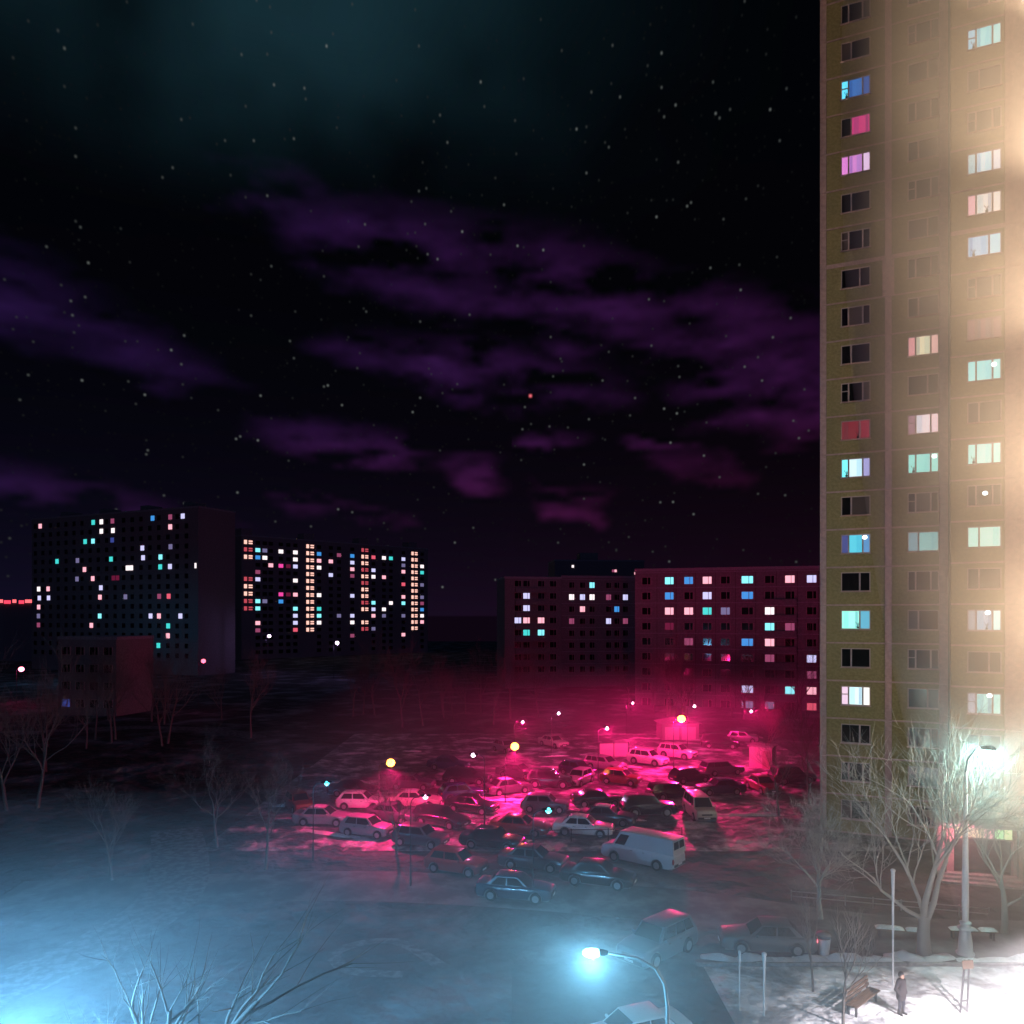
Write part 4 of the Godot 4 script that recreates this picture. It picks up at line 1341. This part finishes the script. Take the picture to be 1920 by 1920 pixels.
	car("hatchback", -13.0, -68.6, 4, pearl, "white snow roofed hatchback at the dim end of the car park", "", true)
	car("sedan", -8.4, -69.2, 6, cream, "cream snow roofed saloon behind the dim end lamp", "", true)
	car("hatchback", -18.2, -68.2, 60, wine, "red hatchback in the last corner of the car park")
	car("sedan", -9.6, -64.4, 24, slate, "grey saloon under the yellow lamp at the dim end")
	car("hatchback", -10.9, -60.2, 20, silver, "silver hatchback at the verge of the dim end")
	car("estate", -5.6, -63.0, 30, ink, "black estate car between the dim end lamp and the small white lamp")
	car("van", 8.7, -53.4, 219, mat(0.56, 0.56, 0.58, 0.35), "white panel van with two small rear windows beside the black saloon")
	car("sedan", 5.3, -49.2, 20, ink, "black saloon parked alongside the white van")
	car("suv", 7.1, -38.9, 136, mat(0.13, 0.17, 0.23, 0.3, 0.3), "blue grey off-road car near the curved street lamp")
	car("sedan", 12.6, -39.6, 186, slate, "grey saloon with its tail lamps lit at the square", "", false, "brake")
	car("sedan", 4.6, -30.4, 158, pearl, "white saloon under the curved street lamp")
	car("sedan", 0.2, -46.8, 14, navy, "dark blue saloon parked on the unlit roadside")
	car("hatchback", -3.6, -51.6, 24, wine, "red hatchback parked on the unlit verge")
	car("sedan", 1.4, -52.4, 18, slate, "grey saloon on the unlit verge behind the black saloon")
	car("hatchback", -0.8, -97.0, 60, silver, "silver hatchback in the far row of the car park")
	car("sedan", 5.2, -101.0, 55, cream, "cream saloon in the far row of the car park")
	car("sedan", -6.8, -86.0, 20, navy, "dark blue saloon in the far row of the car park")
	car("hatchback", 30.0, -104.5, 10, silver, "silver hatchback behind the black minivan")

	var more := [[-3.4, -67.4, 24, "sedan", ink], [2.8, -67.6, 10, "hatchback", slate], [7.4, -69.6, -6, "sedan", ink], [17.6, -79.4, -20, "hatchback", ink], [0.6, -81.8, 30, "sedan", slate], [6.8, -83.0, 42, "hatchback", navy], [-4.4, -79.0, 12, "estate", ink], [-9.6, -76.4, 8, "sedan", slate], [27.6, -79.0, -12, "suv", ink], [-14.6, -73.6, 4, "sedan", ink], [-1.4, -57.0, 18, "sedan", ink], [-6.6, -57.6, 22, "hatchback", slate]]
	var said := ["black saloon between the red saloon and the small white lamp", "grey hatchback nosed against the middle yellow lamp pole", "black saloon at the open lane", "black hatchback before the white off-road cars", "grey saloon between the two far pink lamps", "dark blue hatchback behind the silver hatchback", "black estate car on the dark far lane", "grey saloon on the dark far lane", "black off-road car in front of the guard booth", "black saloon behind the white snow roofed hatchback", "black saloon against the outer side of the rail fence", "grey hatchback outside the rail fence"]
	for k in more.size():
		car(more[k][3], more[k][0], more[k][1], more[k][2], more[k][4], said[k])

	# trees
	for k in 5:
		tree_kits.append(tree_kit(100 + k * 7, 3.6 + 0.3 * k, 0.15, 4, 1.0, 1.0))
	var rng := RandomNumberGenerator.new()
	rng.seed = 12
	var spots := []
	for k in 26:
		spots.append([rng.randf_range(-26, 44), rng.randf_range(-136, -116), 1.0, "bare tree in the belt behind the car park", "bare trees behind the car park"])
	for k in 16:
		spots.append([rng.randf_range(-78, -28), rng.randf_range(-128, -66), 1.0, "bare tree on the dark ground beyond the dim end of the car park", "bare trees beyond the dim end of the car park"])
	for q in [[-16, -52], [-8, -55.5], [-21, -57], [-25, -50]]:
		spots.append([q[0], q[1], 0.6, "bare young tree on the verge before the car park", "bare young trees on the verge before the car park"])
	for q in [[22, -66], [26, -70], [31, -80], [28.5, -62]]:
		spots.append([q[0], q[1], 0.75, "bare tree between the car park and the tower", "bare trees between the car park and the tower"])
	var i := 0
	for q in spots:
		tree(tree_kits[i % 5], q[0], q[1], rng.randf() * TAU, q[2] * rng.randf_range(0.85, 1.25), q[3], q[4])
		i += 1
	var kf := [MB.new(), MB.new()]
	var rf := RandomNumberGenerator.new()
	rf.seed = 19
	kf[0].tube([Vector3(0, -0.05, 0), Vector3(-0.02, 0.25, 0), Vector3(-0.05, 1.2, 0), Vector3(0.0, 2.1, 0)], [0.46, 0.36, 0.31, 0.29], 12)
	for q in [[Vector3(-0.06, 1.75, 0), Vector3(-0.16, 1.0, 0.0), 4.6, 0.21], [Vector3(0.08, 1.75, 0), Vector3(0.36, 0.95, 0.10), 4.7, 0.19], [Vector3(-0.1, 1.95, 0), Vector3(-0.95, 0.42, 0.10), 3.6, 0.12], [Vector3(0.0, 2.0, 0), Vector3(-0.45, 0.9, -0.3), 4.0, 0.13]]:
		grow(kf[0], kf[1], q[0], q[1].normalized(), q[2], q[3], 1, 5, rf, 1.15, 0.7)
	tree([kf[0].mesh(), kf[1].mesh()], 20.1, -39.0, 0.0, 0.9, "large forked bare tree beside the tall lamp column", "", "forked_tree", true)
	tree(tree_kit(58, 2.6, 0.16, 5, 1.1, 0.8), 16.8, -43.6, 0.4, 1.0, "smaller bare tree behind the forked tree and the low fence", "", "bare_tree", true)
	tree(tree_kit(63, 3.0, 0.20, 5, 1.1, 0.8), 25.6, -41.6, 1.4, 1.0, "bare tree behind the tall lamp column", "", "bare_tree", true)
	var kn := [MB.new(), MB.new()]
	var rn := RandomNumberGenerator.new()
	rn.seed = 8
	kn[0].tube([Vector3(0, -0.05, 0), Vector3(0.05, 1.6, 0), Vector3(0.2, 3.2, 0.05), Vector3(0.3, 4.4, 0.0)], [0.30, 0.25, 0.22, 0.19], 10)
	for q in [[Vector3(0.3, 4.3, 0), Vector3(0.86, 0.50, 0.05), 3.6, 0.13], [Vector3(0.25, 3.7, 0), Vector3(0.92, 0.40, 0.2), 2.4, 0.10], [Vector3(0.3, 4.4, 0), Vector3(0.30, 0.9, -0.1), 2.3, 0.12], [Vector3(0.3, 4.4, 0), Vector3(-0.25, 0.95, 0.1), 2.2, 0.11], [Vector3(0.2, 3.4, 0), Vector3(-0.8, 0.6, 0.1), 2.0, 0.10], [Vector3(0.3, 4.2, 0), Vector3(0.6, 0.75, -0.3), 2.2, 0.09]]:
		grow(kn[0], kn[1], q[0], q[1].normalized(), q[2], q[3], 1, 3, rn, 0.85, 0.5)
	tree([kn[0].mesh(), kn[1].mesh()], -9.4, -20.6, 0.0, 1.0, "near bare tree lit by the cyan street lamp", "", "near_tree")
	tree(tree_kit(93, 2.1, 0.06, 3, 0.8, 1.3), 13.2, -35.1, 0.2, 1.0, "thin young tree by the litter bin", "", "young_tree")
	tree(tree_kit(94, 2.3, 0.07, 3, 0.8, 1.3), 13.3, -32.1, 1.2, 1.0, "thin young tree behind the park bench", "", "young_tree")
	tree(tree_kit(96, 3.2, 0.13, 5, 1.1, 0.9), 30.5, -95.5, 2.4, 0.8, "bare tree whose branch reaches the pink lamp by the booth", "")

	# ploughed snow
	var r2 := RandomNumberGenerator.new()
	r2.seed = 21
	for k in 34:
		snow_heap(r2.randf_range(-20, 30), r2.randf_range(-108, -58), r2.randf_range(1.2, 3.4), r2.randf_range(0.25, 0.6), r2.randf_range(0.10, 0.26), r2.randf_range(-0.6, 0.3), k)
	for k in 16:
		snow_heap(10.0 + k * 1.5, -38.4 + r2.randf_range(-0.2, 0.2), r2.randf_range(0.7, 1.3), r2.randf_range(0.3, 0.5), r2.randf_range(0.15, 0.35), r2.randf_range(-0.3, 0.3), 50 + k)

	# haze over the car park; added fog over the near yard and along the tower
	glow_mist(Vector3(22, 4.3, -90), Vector3(82, 8.6, 88), 0.0046, 0)
	glow_mist(Vector3(-6, 4.2, -18.9), Vector3(150, 8.4, 38), 0.019, 0)  # added fog that carries the pale glow along the bottom
	glow_mist(Vector3(38, 46, -41), Vector3(40, 128, 34), 0.060, 2)  # added bank that stands in for a warm veil of light

func glow_mist(at: Vector3, size: Vector3, density: float, shells: int) -> void:
	for k in maxi(shells, 1):                             # a flat sheet on the ground, or a bank that thickens towards its middle
		var v := FogVolume.new()
		v.name = numbered("glow_mist")
		v.shape = RenderingServer.FOG_VOLUME_SHAPE_ELLIPSOID if shells else RenderingServer.FOG_VOLUME_SHAPE_BOX
		v.size = size * (1.0 - 0.45 * k)
		var fm := FogMaterial.new()
		fm.albedo = Color(0.97, 0.97, 0.97)
		fm.density = density / maxi(shells, 1)
		v.material = fm
		v.position = at
		v.set_meta("kind", "stuff")
		add_child(v)
